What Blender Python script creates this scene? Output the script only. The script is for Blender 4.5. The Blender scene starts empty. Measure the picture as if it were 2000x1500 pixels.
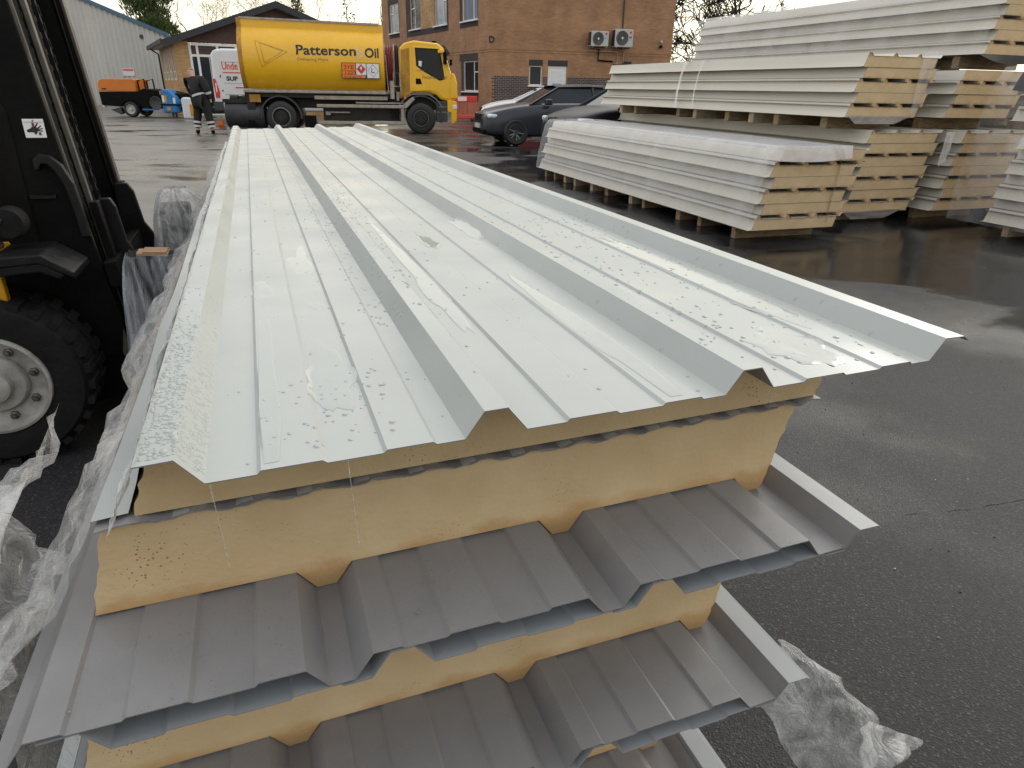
import bpy, bmesh, math, random
from mathutils import Vector, Matrix, noise
C = bpy.context.scene.collection
S = bpy.context.scene
PI = math.pi
R = math.radians
random.seed(7)

# ------------------------------------------------------------------ camera, sky, sun, exposure
cam_d = bpy.data.cameras.new('camera'); cam = bpy.data.objects.new('camera', cam_d); C.objects.link(cam)
cam_d.sensor_width = 36; cam_d.lens = 36 * 1328 / 2000; cam_d.clip_start = .02; cam_d.clip_end = 2000
CAMH = 1.35
cam.matrix_world = Matrix.Translation((0, 0, CAMH)) @ Matrix.Rotation(R(90 - 23.49), 4, 'X') @ Matrix.Rotation(R(1.0), 4, 'Z')
S.camera = cam
S.view_settings.view_transform = 'Standard'; S.view_settings.look = 'None'
S.view_settings.exposure = 0.45; S.view_settings.gamma = 1; S.view_settings.use_curve_mapping = False
S.render.engine = 'CYCLES'
S.cycles.use_denoising = True; S.cycles.max_bounces = 8; S.cycles.transparent_max_bounces = 24
S.cycles.sample_clamp_indirect = 6; S.cycles.caustics_refractive = False; S.cycles.caustics_reflective = False

SUN_EL, SUN_AZ = 24, 40          # low sun behind cloud, beyond the oak (azimuth clockwise from +Y)
world = bpy.data.worlds.new('World'); S.world = world; world.use_nodes = True
nt = world.node_tree; nt.nodes.clear()
def N(tree, kind, **kw):
    n = tree.nodes.new(kind)
    for k, v in kw.items(): setattr(n, k, v)
    return n
sky = N(nt, 'ShaderNodeTexSky', sky_type='NISHITA', sun_disc=False, sun_elevation=R(SUN_EL), sun_rotation=R(SUN_AZ))
tc = N(nt, 'ShaderNodeTexCoord')
# cloud cover: noise on a flattened dome, brighter towards the hidden sun
mp = N(nt, 'ShaderNodeMapping'); mp.inputs['Scale'].default_value = (1, 1, 2.6)
cn = N(nt, 'ShaderNodeTexNoise'); cn.inputs['Scale'].default_value = 2.3; cn.inputs['Detail'].default_value = 6
nt.links.new(tc.outputs['Generated'], mp.inputs[0]); nt.links.new(mp.outputs[0], cn.inputs[0])
sd = Vector((math.sin(R(SUN_AZ)) * math.cos(R(SUN_EL)), math.cos(R(SUN_AZ)) * math.cos(R(SUN_EL)), math.sin(R(SUN_EL))))
dot = N(nt, 'ShaderNodeVectorMath', operation='DOT_PRODUCT'); dot.inputs[1].default_value = sd
nt.links.new(tc.outputs['Generated'], dot.inputs[0])
glow = N(nt, 'ShaderNodeMapRange'); glow.inputs['From Min'].default_value = .0; glow.inputs['From Max'].default_value = 1
glow.interpolation_type = 'SMOOTHSTEP'
nt.links.new(dot.outputs['Value'], glow.inputs['Value'])
cr = N(nt, 'ShaderNodeValToRGB')
cr.color_ramp.elements[0].position = .3; cr.color_ramp.elements[0].color = (7.6, 7.75, 8.0, 1)
cr.color_ramp.elements[1].position = .7; cr.color_ramp.elements[1].color = (10.6, 10.6, 10.5, 1)
nt.links.new(cn.outputs['Fac'], cr.inputs[0])
gm = N(nt, 'ShaderNodeMix', data_type='RGBA', blend_type='MULTIPLY')
gm.inputs['Factor'].default_value = 1
gl2 = N(nt, 'ShaderNodeMix', data_type='RGBA')
gl2.inputs[6].default_value = (.86, .88, .92, 1); gl2.inputs[7].default_value = (1.42, 1.39, 1.27, 1)
nt.links.new(glow.outputs[0], gl2.inputs['Factor'])
nt.links.new(cr.outputs[0], gm.inputs[6]); nt.links.new(gl2.outputs[2], gm.inputs[7])
sz = N(nt, 'ShaderNodeSeparateXYZ'); nt.links.new(tc.outputs['Generated'], sz.inputs[0])
hz = N(nt, 'ShaderNodeMapRange', interpolation_type='SMOOTHSTEP'); hz.inputs['From Min'].default_value = .02; hz.inputs['From Max'].default_value = .42; nt.links.new(sz.outputs['Z'], hz.inputs['Value'])
hc = N(nt, 'ShaderNodeMix', data_type='RGBA'); hc.inputs[6].default_value = (1.08, 1.0, .80, 1); hc.inputs[7].default_value = (1, 1, 1.02, 1); nt.links.new(hz.outputs[0], hc.inputs['Factor'])
hm = N(nt, 'ShaderNodeMix', data_type='RGBA', blend_type='MULTIPLY'); hm.inputs['Factor'].default_value = 1; nt.links.new(gm.outputs[2], hm.inputs[6]); nt.links.new(hc.outputs[2], hm.inputs[7])
mx = N(nt, 'ShaderNodeMix', data_type='RGBA'); mx.inputs['Factor'].default_value = .97
nt.links.new(sky.outputs[0], mx.inputs[6]); nt.links.new(hm.outputs[2], mx.inputs[7])
bg = N(nt, 'ShaderNodeBackground'); bg.inputs['Strength'].default_value = .1
wo = N(nt, 'ShaderNodeOutputWorld')
nt.links.new(mx.outputs[2], bg.inputs[0]); nt.links.new(bg.outputs[0], wo.inputs[0])
sl = bpy.data.lights.new('sun', 'SUN'); sl.energy = .75; sl.angle = R(25); sl.color = (1, .95, .86)
sun = bpy.data.objects.new('sun', sl); C.objects.link(sun)
sun.rotation_euler = (-sd).to_track_quat('-Z', 'Y').to_euler()

# ------------------------------------------------------------------ helpers
class MB:
    def __init__(s): s.v = []; s.f = []; s.m = []
    def add(s, vs, fs, m=0):
        b = len(s.v); s.v += [tuple(p) for p in vs]
        for f in fs: s.f.append([b + i for i in f]); s.m.append(m)
        return s
    def box(s, x0, x1, y0, y1, z0, z1, m=0, T=None):
        vs = [Vector(p) for p in ((x0,y0,z0),(x1,y0,z0),(x1,y1,z0),(x0,y1,z0),(x0,y0,z1),(x1,y0,z1),(x1,y1,z1),(x0,y1,z1))]
        if T is not None: vs = [T @ p for p in vs]
        return s.add(vs, [(0,3,2,1),(4,5,6,7),(0,1,5,4),(1,2,6,5),(2,3,7,6),(3,0,4,7)], m)
    def prism(s, poly, axis, a, b, m=0):
        """poly (p,q) extruded along axis from a to b. axis 'x': p=y,q=z; 'y': p=x,q=z; 'z': p=x,q=y"""
        def mk(p, q, t): return {'x': (t, p, q), 'y': (p, t, q), 'z': (p, q, t)}[axis]
        n = len(poly)
        area = sum(poly[i][0]*poly[(i+1)%n][1] - poly[(i+1)%n][0]*poly[i][1] for i in range(n))
        if (area < 0) != (axis == 'y'): poly = poly[::-1]
        vs = [mk(p, q, a) for p, q in poly] + [mk(p, q, b) for p, q in poly]
        fs = [tuple(range(n))[::-1], tuple(range(n, 2*n))] + [(i, (i+1) % n, n+(i+1) % n, n+i) for i in range(n)]
        if b < a: fs = [f[::-1] for f in fs]
        return s.add(vs, fs, m)
    def tube(s, pts, r, n=6, m=0, cap=True):
        pts = [Vector(p) for p in pts]; rs = r if isinstance(r, (list, tuple)) else [r]*len(pts)
        b = len(s.v); up = Vector((0, 0, 1)); px = None
        for i, p in enumerate(pts):
            d = (pts[min(i+1, len(pts)-1)] - pts[max(i-1, 0)])
            if d.length < 1e-9: d = up
            d.normalize()
            a = px if px is not None else (up if abs(d.z) < .9 else Vector((1, 0, 0)))
            x = (a - d * a.dot(d))
            if x.length < 1e-6: x = d.orthogonal()
            x.normalize(); px = x; y = d.cross(x)
            for k in range(n):
                t = 2*PI*k/n; s.v.append(tuple(p + (x*math.cos(t) + y*math.sin(t))*rs[i]))
        for i in range(len(pts)-1):
            for k in range(n):
                s.f.append([b+i*n+k, b+i*n+(k+1) % n, b+(i+1)*n+(k+1) % n, b+(i+1)*n+k]); s.m.append(m)
        if cap:
            s.f.append([b+k for k in range(n)][::-1]); s.m.append(m)
            e = b+(len(pts)-1)*n; s.f.append([e+k for k in range(n)]); s.m.append(m)
        return s
    def lathe(s, prof, c=(0, 0, 0), axis='y', n=28, m=0):
        """prof: (r, t) along axis"""
        b = len(s.v); c = Vector(c)
        for r, t in prof:
            for k in range(n):
                a = 2*PI*k/n; p, q = r*math.cos(a), r*math.sin(a)
                s.v.append(tuple(c + Vector({'x': (t, p, q), 'y': (p, t, q), 'z': (p, q, t)}[axis])))
        for i in range(len(prof)-1):
            for k in range(n):
                f = [b+i*n+k, b+i*n+(k+1) % n, b+(i+1)*n+(k+1) % n, b+(i+1)*n+k]
                s.f.append(f if axis != 'y' else f[::-1]); s.m.append(m)
        return s
    def strip(s, grid, m=0):
        h, w = len(grid), len(grid[0]); b = len(s.v)
        for row in grid: s.v += [tuple(p) for p in row]
        for i in range(h-1):
            for j in range(w-1):
                s.f.append([b+i*w+j, b+i*w+j+1, b+(i+1)*w+j+1, b+(i+1)*w+j]); s.m.append(m)
        return s
    def mesh(s, name, mats, smooth=None):
        me = bpy.data.meshes.new(name); me.from_pydata(s.v, [], s.f); me.validate()
        for mm in (mats if isinstance(mats, (list, tuple)) else [mats]): me.materials.append(mm)
        if len(me.polygons) == len(s.m): me.polygons.foreach_set('material_index', s.m)
        me.update()
        if smooth is not None:
            me.polygons.foreach_set('use_smooth', [True]*len(me.polygons))
            me.set_sharp_from_angle(angle=R(smooth))
        return me
    def build(s, name, mats, parent=None, smooth=None, bevel=0, seg=2):
        o = bpy.data.objects.new(name, s.mesh(name, mats, smooth)); C.objects.link(o)
        if parent is not None: o.parent = parent
        if bevel:
            bv = o.modifiers.new('bevel', 'BEVEL'); bv.width = bevel; bv.segments = seg; bv.limit_method = 'ANGLE'; bv.angle_limit = R(35)
            bv.harden_normals = False
        return o
def tag(o, label, cat, group=None, kind=None):
    o['label'] = label; o['category'] = cat
    if group: o['group'] = group
    o['kind'] = kind or 'thing'
    return o
def thing(name, label, cat, loc=(0, 0, 0), rz=0, group=None):
    o = bpy.data.objects.new(name, None); C.objects.link(o); o.location = loc; o.rotation_euler = (0, 0, rz)
    o.empty_display_size = .1
    return tag(o, label, cat, group)
def kids(o): return [c for c in bpy.data.objects if c.parent == o]
def copy_tree(o, parent=None, ch=None):
    c = o.copy(); C.objects.link(c)
    if parent is not None: c.parent = parent
    for k in kids(o): copy_tree(k, c)
    return c
def lettering(txt, size, m, parent, loc, rot=(PI/2, 0, 0), bold=0.0, depth=.002, width=None, name='lettering', align='LEFT'):
    cu = bpy.data.curves.new(name, 'FONT'); cu.body = txt; cu.size = size; cu.extrude = depth; cu.offset = bold; cu.resolution_u = 3
    cu.align_x = align
    tmp = bpy.data.objects.new(name, cu); C.objects.link(tmp)
    dg = bpy.context.evaluated_depsgraph_get(); me = bpy.data.meshes.new_from_object(tmp.evaluated_get(dg))
    bpy.data.objects.remove(tmp); bpy.data.curves.remove(cu)
    me.materials.clear(); me.materials.append(m)
    if width:
        xs = [v.co.x for v in me.vertices]; k = width/(max(xs)-min(xs))
        for v in me.vertices: v.co.x *= k
    o = bpy.data.objects.new(name, me); C.objects.link(o); o.parent = parent; o.location = loc; o.rotation_euler = rot
    return o
def apply_mods(o):
    dg = bpy.context.evaluated_depsgraph_get(); me = bpy.data.meshes.new_from_object(o.evaluated_get(dg))
    o.modifiers.clear(); o.data = me

# ------------------------------------------------------------------ materials
def mat(name, col, rough=.5, var=.15, scale=4.0, bump=0., bscale=40., metal=0., rvar=0., coat=0., spec=.5, stretch=(1, 1, 1), col2=None):
    m = bpy.data.materials.new(name); m.use_nodes = True; t = m.node_tree
    b = t.nodes['Principled BSDF']; b.inputs['Metallic'].default_value = metal; b.inputs['Specular IOR Level'].default_value = spec
    b.inputs['Coat Weight'].default_value = coat; b.inputs['Coat Roughness'].default_value = .08
    tcn = N(t, 'ShaderNodeTexCoord'); mpn = N(t, 'ShaderNodeMapping'); mpn.inputs['Scale'].default_value = stretch
    nz = N(t, 'ShaderNodeTexNoise'); nz.inputs['Scale'].default_value = scale; nz.inputs['Detail'].default_value = 8; nz.inputs['Roughness'].default_value = .65
    t.links.new(tcn.outputs['Object'], mpn.inputs[0]); t.links.new(mpn.outputs[0], nz.inputs[0])
    rp = N(t, 'ShaderNodeValToRGB'); rp.color_ramp.elements[0].position = .32; rp.color_ramp.elements[1].position = .68
    c2 = col2 if col2 else [min(1, c*(1+var)) for c in col]
    c1 = [c*(1-var) for c in col]
    rp.color_ramp.elements[0].color = (*c1, 1); rp.color_ramp.elements[1].color = (*c2, 1)
    t.links.new(nz.outputs['Fac'], rp.inputs[0]); t.links.new(rp.outputs[0], b.inputs['Base Color'])
    if rvar:
        mr = N(t, 'ShaderNodeMapRange'); mr.inputs['From Min'].default_value = .3; mr.inputs['From Max'].default_value = .7
        mr.inputs['To Min'].default_value = max(.02, rough-rvar); mr.inputs['To Max'].default_value = min(1, rough+rvar)
        n2 = N(t, 'ShaderNodeTexNoise'); n2.inputs['Scale'].default_value = scale*2.3; n2.inputs['Detail'].default_value = 6
        t.links.new(mpn.outputs[0], n2.inputs[0]); t.links.new(n2.outputs['Fac'], mr.inputs['Value']); t.links.new(mr.outputs[0], b.inputs['Roughness'])
    else: b.inputs['Roughness'].default_value = rough
    if bump:
        nb = N(t, 'ShaderNodeTexNoise'); nb.inputs['Scale'].default_value = bscale; nb.inputs['Detail'].default_value = 5
        t.links.new(mpn.outputs[0], nb.inputs[0])
        bp = N(t, 'ShaderNodeBump'); bp.inputs['Strength'].default_value = bump; bp.inputs['Distance'].default_value = .01
        t.links.new(nb.outputs['Fac'], bp.inputs['Height']); t.links.new(bp.outputs[0], b.inputs['Normal'])
    return m
def brick_mat(name, c1, c2, mortar, bw=.225, rh=.075, ms=.006, axes='xz'):
    m = bpy.data.materials.new(name); m.use_nodes = True; t = m.node_tree; b = t.nodes['Principled BSDF']; b.inputs['Roughness'].default_value = .85
    tcn = N(t, 'ShaderNodeTexCoord'); sp = N(t, 'ShaderNodeSeparateXYZ'); cb = N(t, 'ShaderNodeCombineXYZ')
    t.links.new(tcn.outputs['Object'], sp.inputs[0])
    ad = N(t, 'ShaderNodeMath', operation='ADD'); t.links.new(sp.outputs['X'], ad.inputs[0]); t.links.new(sp.outputs['Y'], ad.inputs[1])
    t.links.new(ad.outputs[0], cb.inputs['X']); t.links.new(sp.outputs['Z'], cb.inputs['Y'])
    bt = N(t, 'ShaderNodeTexBrick'); bt.inputs['Scale'].default_value = 1; bt.inputs['Brick Width'].default_value = bw; bt.inputs['Row Height'].default_value = rh
    bt.inputs['Mortar Size'].default_value = ms; bt.inputs['Mortar Smooth'].default_value = .2; bt.inputs['Bias'].default_value = 0
    bt.inputs['Color1'].default_value = (*c1, 1); bt.inputs['Color2'].default_value = (*c2, 1); bt.inputs['Mortar'].default_value = (*mortar, 1)
    t.links.new(cb.outputs[0], bt.inputs[0])
    nz = N(t, 'ShaderNodeTexNoise'); nz.inputs['Scale'].default_value = 1.3; nz.inputs['Detail'].default_value = 7; t.links.new(tcn.outputs['Object'], nz.inputs[0])
    mr = N(t, 'ShaderNodeMapRange'); mr.inputs['From Min'].default_value = .3; mr.inputs['From Max'].default_value = .7; mr.inputs['To Min'].default_value = .78; mr.inputs['To Max'].default_value = 1.15
    t.links.new(nz.outputs['Fac'], mr.inputs['Value'])
    ml = N(t, 'ShaderNodeMix', data_type='RGBA', blend_type='MULTIPLY'); ml.inputs['Factor'].default_value = 1
    t.links.new(bt.outputs['Color'], ml.inputs[6]); t.links.new(mr.outputs[0], ml.inputs[7]); t.links.new(ml.outputs[2], b.inputs['Base Color'])
    bp = N(t, 'ShaderNodeBump'); bp.inputs['Strength'].default_value = .5; bp.inputs['Distance'].default_value = .01; bp.invert = True
    t.links.new(bt.outputs['Fac'], bp.inputs['Height']); t.links.new(bp.outputs[0], b.inputs['Normal'])
    return m
def glass_mat(name, col=(.02, .025, .03), rough=.03):
    m = mat(name, col, rough, .2, 2.); m.node_tree.nodes['Principled BSDF'].inputs['Specular IOR Level'].default_value = .22; return m
def film_mat(name, lo=.1, hi=.6, tint=(.8, .8, .8), scale=8., stretch=(1, 1, 1), rough=.12, bump=.6):
    m = bpy.data.materials.new(name); m.use_nodes = True; t = m.node_tree; b = t.nodes['Principled BSDF']
    b.inputs['Base Color'].default_value = (*tint, 1); b.inputs['Roughness'].default_value = rough; b.inputs['Specular IOR Level'].default_value = .7
    tr = N(t, 'ShaderNodeBsdfTransparent'); mxs = N(t, 'ShaderNodeMixShader'); out = t.nodes['Material Output']
    tcn = N(t, 'ShaderNodeTexCoord'); mpn = N(t, 'ShaderNodeMapping'); mpn.inputs['Scale'].default_value = stretch
    nz = N(t, 'ShaderNodeTexNoise'); nz.inputs['Scale'].default_value = scale; nz.inputs['Detail'].default_value = 7; nz.inputs['Distortion'].default_value = 1.2
    t.links.new(tcn.outputs['Object'], mpn.inputs[0]); t.links.new(mpn.outputs[0], nz.inputs[0])
    mr = N(t, 'ShaderNodeMapRange'); mr.inputs['From Min'].default_value = .38; mr.inputs['From Max'].default_value = .72; mr.inputs['To Min'].default_value = lo; mr.inputs['To Max'].default_value = hi
    t.links.new(nz.outputs['Fac'], mr.inputs['Value'])
    lw = N(t, 'ShaderNodeLayerWeight'); lw.inputs['Blend'].default_value = .25
    ad = N(t, 'ShaderNodeMath', operation='MULTIPLY_ADD'); ad.inputs[1].default_value = .45; ad.use_clamp = True
    bp = N(t, 'ShaderNodeBump'); bp.inputs['Strength'].default_value = bump; bp.inputs['Distance'].default_value = .012
    n2 = N(t, 'ShaderNodeTexNoise'); n2.inputs['Scale'].default_value = scale*2.2; n2.inputs['Detail'].default_value = 4; n2.inputs['Distortion'].default_value = 2
    t.links.new(mpn.outputs[0], n2.inputs[0]); t.links.new(n2.outputs['Fac'], bp.inputs['Height'])
    t.links.new(bp.outputs[0], b.inputs['Normal']); t.links.new(bp.outputs[0], lw.inputs['Normal'])
    t.links.new(lw.outputs['Facing'], ad.inputs[0]); t.links.new(mr.outputs[0], ad.inputs[2])
    t.links.new(ad.outputs[0], mxs.inputs[0]); t.links.new(tr.outputs[0], mxs.inputs[1]); t.links.new(b.outputs[0], mxs.inputs[2])
    t.links.new(mxs.outputs[0], out.inputs[0])
    return m

M = {}
M['white_steel'] = mat('white coated steel', (.368, .386, .368), .36, .035, 1.6, .05, 9, rvar=.12, spec=.4)
M['shaded_white_steel'] = mat('white coated steel with painted shade', (.27, .285, .295), .4, .05, 1.6, .05, 9, rvar=.1)  # white sheet coating with the shade of the pack gaps put into its colour
M['cream_steel'] = mat('cream coated steel', (.58, .545, .46), .38, .07, 1.2, .05, 8, stretch=(1, .3, 3), rvar=.1)
M['grey_primer'] = mat('grey primed steel', (.218, .214, .214), .42, .09, 7, .04, 30, rvar=.12)
M['liner'] = mat('liner steel', (.60, .60, .585), .38, .06, 2, .03, 12)
M['black_paint'] = mat('black machine paint', (.0055, .0053, .005), .7, .4, 6, .15, 60, rvar=.1, spec=.10)
M['black_gloss'] = mat('black gloss steel', (.008, .008, .0085), .45, .4, 9, .12, 50, rvar=.12, spec=.22)
M['worn_steel'] = mat('worn rail steel', (.115, .105, .09), .45, .4, 24, .1, 80, metal=.6, stretch=(1, 1, .2), rvar=.15)
M['rubber'] = mat('tyre rubber', (.009, .009, .009), .75, .35, 14, .35, 60, spec=.2)
M['rubber_far'] = mat('tyre rubber wet', (.014, .014, .014), .55, .3, 8, .1, 30)
M['rim_white'] = mat('dirty cream rim paint', (.30, .288, .26), .55, .45, 7, .2, 40, col2=(.45, .43, .39))
M['yellow'] = mat('truck yellow paint', (.80, .44, .007), .3, .06, 1.4, 0, rvar=.08, coat=.4)
M['yellow_dirty'] = mat('grimy yellow paint', (.40, .20, .012), .5, .45, 3.2, .05, 20, stretch=(1, 1, .6))
M['yellow_fl'] = mat('forklift yellow paint', (.55, .27, .008), .4, .2, 8, .05, 40)
M['grey_rail'] = mat('dirty aluminium rail', (.33, .29, .24), .45, .3, 6, .05, 20, metal=.3)
M['dark'] = mat('dark chassis grime', (.014, .013, .012), .65, .5, 3, .1, 20)
M['dark_grey'] = mat('dark grey plastic', (.035, .036, .040), .5, .25, 4, .05, 30)
M['mid_grey'] = mat('mid grey plastic', (.14, .14, .145), .5, .15, 5)
M['light_grey'] = mat('light grey enamel', (.45, .45, .43), .45, .08, 3)
M['alu'] = mat('alloy wheel', (.36, .36, .36), .35, .15, 9, metal=.7)
M['glass'] = glass_mat('dark glass'); M['cab_glass'] = glass_mat('cab glass', (.012, .015, .015), .04)
M['pale_glass'] = mat('glass with pale blind behind', (.22, .25, .29), .06, .25, 1.1, spec=.8, stretch=(3, 3, .4))
M['red'] = mat('red plastic', (.62, .035, .03), .4, .15, 5); M['dark_red'] = mat('hose red', (.16, .014, .016), .55, .3, 9)
M['barrier'] = mat('red barrier plastic', (.66, .07, .055), .45, .15, 4)
M['white_paint'] = mat('white paint', (.66, .67, .68), .3, .05, 2, coat=.2); M['white_upvc'] = mat('white window frame', (.74, .74, .73), .35, .04, 3)
M['car_grey'] = mat('dark blue grey car paint', (.030, .034, .043), .3, .15, 2, metal=.15, coat=.25, spec=.3)
M['car_dark'] = mat('black blue car paint', (.016, .016, .02), .35, .2, 2, spec=.15)
M['lamp'] = mat('lamp lens', (.62, .64, .66), .12, .3, 14, spec=.8); M['amber'] = mat('amber lens', (.7, .16, .02), .25, .1)
M['orange'] = mat('orange canopy', (.58, .165, .016), .42, .08, 3); M['blue'] = mat('blue plastic', (.016, .16, .42), .4, .12, 4)
M['black_ink'] = mat('black lettering', (.010, .010, .010), .45, .2); M['grey_ink'] = mat('pale lettering', (.62, .58, .48), .45, .1)
M['dull_ink'] = mat('faded lettering', (.36, .18, .008), .5, .1); M['red_ink'] = mat('red lettering', (.68, .10, .05), .4, .1)
M['orange_ink'] = mat('hazard orange', (.80, .20, .02), .45, .06); M['white_ink'] = mat('white print', (.72, .72, .70), .45, .05)
M['pink_ink'] = mat('purple print', (.17, .02, .12), .5, .3)
M['blue_ink'] = mat('blue notice', (.16, .36, .58), .5, .2, 8)
M['fabric'] = mat('black work cloth', (.012, .012, .014), .9, .3, 12, .2, 80); M['reflect'] = mat('grey reflective tape', (.5, .5, .47), .4, .1)
M['skin'] = mat('skin', (.50, .27, .21), .55, .08, 8); M['hair'] = mat('thin grey hair', (.36, .29, .27), .7, .2, 20)
M['timber'] = mat('wet bearer timber', (.24, .155, .085), .7, .4, 9, .25, 60, stretch=(1, 6, 6), col2=(.36, .26, .15))
M['foam_block'] = mat('pale bearer block', (.42, .33, .22), .8, .3, 9, .2, 60)
M['cardboard'] = mat('cardboard', (.30, .185, .11), .8, .15, 9, .1, 50)
M['bark'] = mat('dark bark', (.030, .024, .017), .9, .4, 6, .4, 14); M['twig'] = mat('brown twigs', (.105, .080, .050), .9, .3, 3)
M['pale_twig'] = mat('grey birch twigs', (.15, .125, .10), .9, .3, 3)
M['conifer'] = mat('conifer green', (.052, .080, .018), .8, .45, 1.2); M['conifer2'] = mat('conifer light green', (.10, .125, .028), .8, .4, 1.4)
M['ivy'] = mat('ivy green', (.055, .065, .02), .7, .4, 3)
M['shed'] = mat('grey cladding', (.50, .485, .45), .5, .10, .8, stretch=(1, 1, .25)); M['trim_blue'] = mat('blue trim', (.055, .13, .19), .45, .15, 3)
M['roof_felt'] = mat('dark fascia', (.022, .024, .030), .6, .25, 3); M['soffit'] = mat('pale soffit', (.47, .45, .40), .6, .1, 3)
M['brick_orange'] = brick_mat('orange brick', (.39, .208, .102), (.315, .162, .080), (.32, .22, .145))
M['brick_buff'] = brick_mat('buff brick', (.52, .32, .14), (.38, .21, .085), (.44, .32, .20))
M['brick_dark'] = brick_mat('dark plum brick', (.060, .042, .043), (.045, .032, .034), (.24, .20, .18), ms=.012)
M['brick_brown'] = brick_mat('brown brick', (.095, .055, .045), (.07, .042, .037), (.11, .08, .07))
M['band'] = brick_mat('dark soldier brick', (.050, .038, .042), (.042, .032, .036), (.06, .05, .05))
M['film'] = film_mat('stretch film', .03, .38, (.78, .78, .76), 14, (1, 1, 1), .1, .9)
M['film_folds'] = film_mat('stretch film in folds', .03, .34, (.72, .75, .80), 9, (3.2, 3.2, .35), .14, .7)
M['film_milky'] = film_mat('milky crumpled film', .25, .8, (.80, .80, .80), 26, (1, .5, 1), .2, 1.)
M['film_bunched'] = film_mat('bunched film', .16, .6, (.74, .74, .74), 12, (2., 2., .6), .16, .9)
M['film_far'] = film_mat('wrap on far stacks', .02, .16, (.80, .80, .82), 1.6, (1, 2, .8), .2, .12)
M['film_end'] = film_mat('folded pale film', .42, .78, (.78, .74, .71), 3.5, (1, 1, 1), .3, .25)
M['film_black'] = mat('black sheet plastic', (.02, .02, .022), .35, .3, 5, .3, 14)
M['water'] = mat('rain water over white steel', (.360, .378, .360), .10, .03, 9, .04, 40, spec=.25)
M['water_grey'] = mat('rain water over grey steel', (.22, .21, .205), .05, .05, 9, spec=.5)
def foam_mat():
    m = bpy.data.materials.new('cut foam'); m.use_nodes = True; t = m.node_tree; b = t.nodes['Principled BSDF']; b.inputs['Roughness'].default_value = .85; b.inputs['Specular IOR Level'].default_value = .2
    tcn = N(t, 'ShaderNodeTexCoord'); sp = N(t, 'ShaderNodeSeparateXYZ'); t.links.new(tcn.outputs['Object'], sp.inputs[0])
    nz = N(t, 'ShaderNodeTexNoise'); nz.inputs['Scale'].default_value = 9; nz.inputs['Detail'].default_value = 7; t.links.new(tcn.outputs['Object'], nz.inputs[0])
    rp = N(t, 'ShaderNodeValToRGB'); rp.color_ramp.elements[0].position = .3; rp.color_ramp.elements[1].position = .75
    rp.color_ramp.elements[0].color = (.53, .39, .215, 1); rp.color_ramp.elements[1].color = (.62, .475, .285, 1)
    t.links.new(nz.outputs['Fac'], rp.inputs[0])
    # weathered orange skin next to the ribbed sheet and along the sides (stain, fixed to the foam)
    ed = N(t, 'ShaderNodeMapRange'); ed.inputs['From Min'].default_value = -.020; ed.inputs['From Max'].default_value = .002; ed.inputs['To Min'].default_value = 0; ed.inputs['To Max'].default_value = .62; ed.interpolation_type = 'SMOOTHSTEP'
    n2 = N(t, 'ShaderNodeTexNoise'); n2.inputs['Scale'].default_value = 16; n2.inputs['Detail'].default_value = 5; t.links.new(tcn.outputs['Object'], n2.inputs[0])
    a1 = N(t, 'ShaderNodeMath', operation='MULTIPLY_ADD'); a1.inputs[1].default_value = .05
    s1 = N(t, 'ShaderNodeMath', operation='SUBTRACT'); s1.inputs[1].default_value = .025
    t.links.new(n2.outputs['Fac'], a1.inputs[0]); t.links.new(sp.outputs['Z'], a1.inputs[2]); t.links.new(a1.outputs[0], s1.inputs[0]); t.links.new(s1.outputs[0], ed.inputs['Value'])
    mo = N(t, 'ShaderNodeMix', data_type='RGBA'); mo.inputs[7].default_value = (.43, .235, .075, 1)
    t.links.new(ed.outputs[0], mo.inputs['Factor']); t.links.new(rp.outputs[0], mo.inputs[6])
    # dark pores and specks
    vo = N(t, 'ShaderNodeTexVoronoi'); vo.inputs['Scale'].default_value = 170; t.links.new(tcn.outputs['Object'], vo.inputs[0])
    n3 = N(t, 'ShaderNodeTexNoise'); n3.inputs['Scale'].default_value = 7; n3.inputs['Detail'].default_value = 4; t.links.new(tcn.outputs['Object'], n3.inputs[0])
    th = N(t, 'ShaderNodeMapRange'); th.inputs['From Min'].default_value = .50; th.inputs['From Max'].default_value = .75; th.inputs['To Min'].default_value = 0; th.inputs['To Max'].default_value = .30
    t.links.new(n3.outputs['Fac'], th.inputs['Value'])
    lt = N(t, 'ShaderNodeMath', operation='LESS_THAN'); t.links.new(vo.outputs['Distance'], lt.inputs[0]); t.links.new(th.outputs[0], lt.inputs[1])
    md = N(t, 'ShaderNodeMix', data_type='RGBA'); md.inputs[7].default_value = (.12, .055, .018, 1)
    l2 = N(t, 'ShaderNodeMath', operation='MULTIPLY'); l2.inputs[1].default_value = .7; t.links.new(lt.outputs[0], l2.inputs[0])
    t.links.new(l2.outputs[0], md.inputs['Factor']); t.links.new(mo.outputs[2], md.inputs[6]); t.links.new(md.outputs[2], b.inputs['Base Color'])
    bp = N(t, 'ShaderNodeBump'); bp.inputs['Strength'].default_value = .25; bp.inputs['Distance'].default_value = .006
    n4 = N(t, 'ShaderNodeTexNoise'); n4.inputs['Scale'].default_value = 120; n4.inputs['Detail'].default_value = 4; t.links.new(tcn.outputs['Object'], n4.inputs[0])
    t.links.new(n4.outputs['Fac'], bp.inputs['Height']); t.links.new(bp.outputs[0], b.inputs['Normal'])
    return m
M['foam'] = foam_mat()
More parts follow.
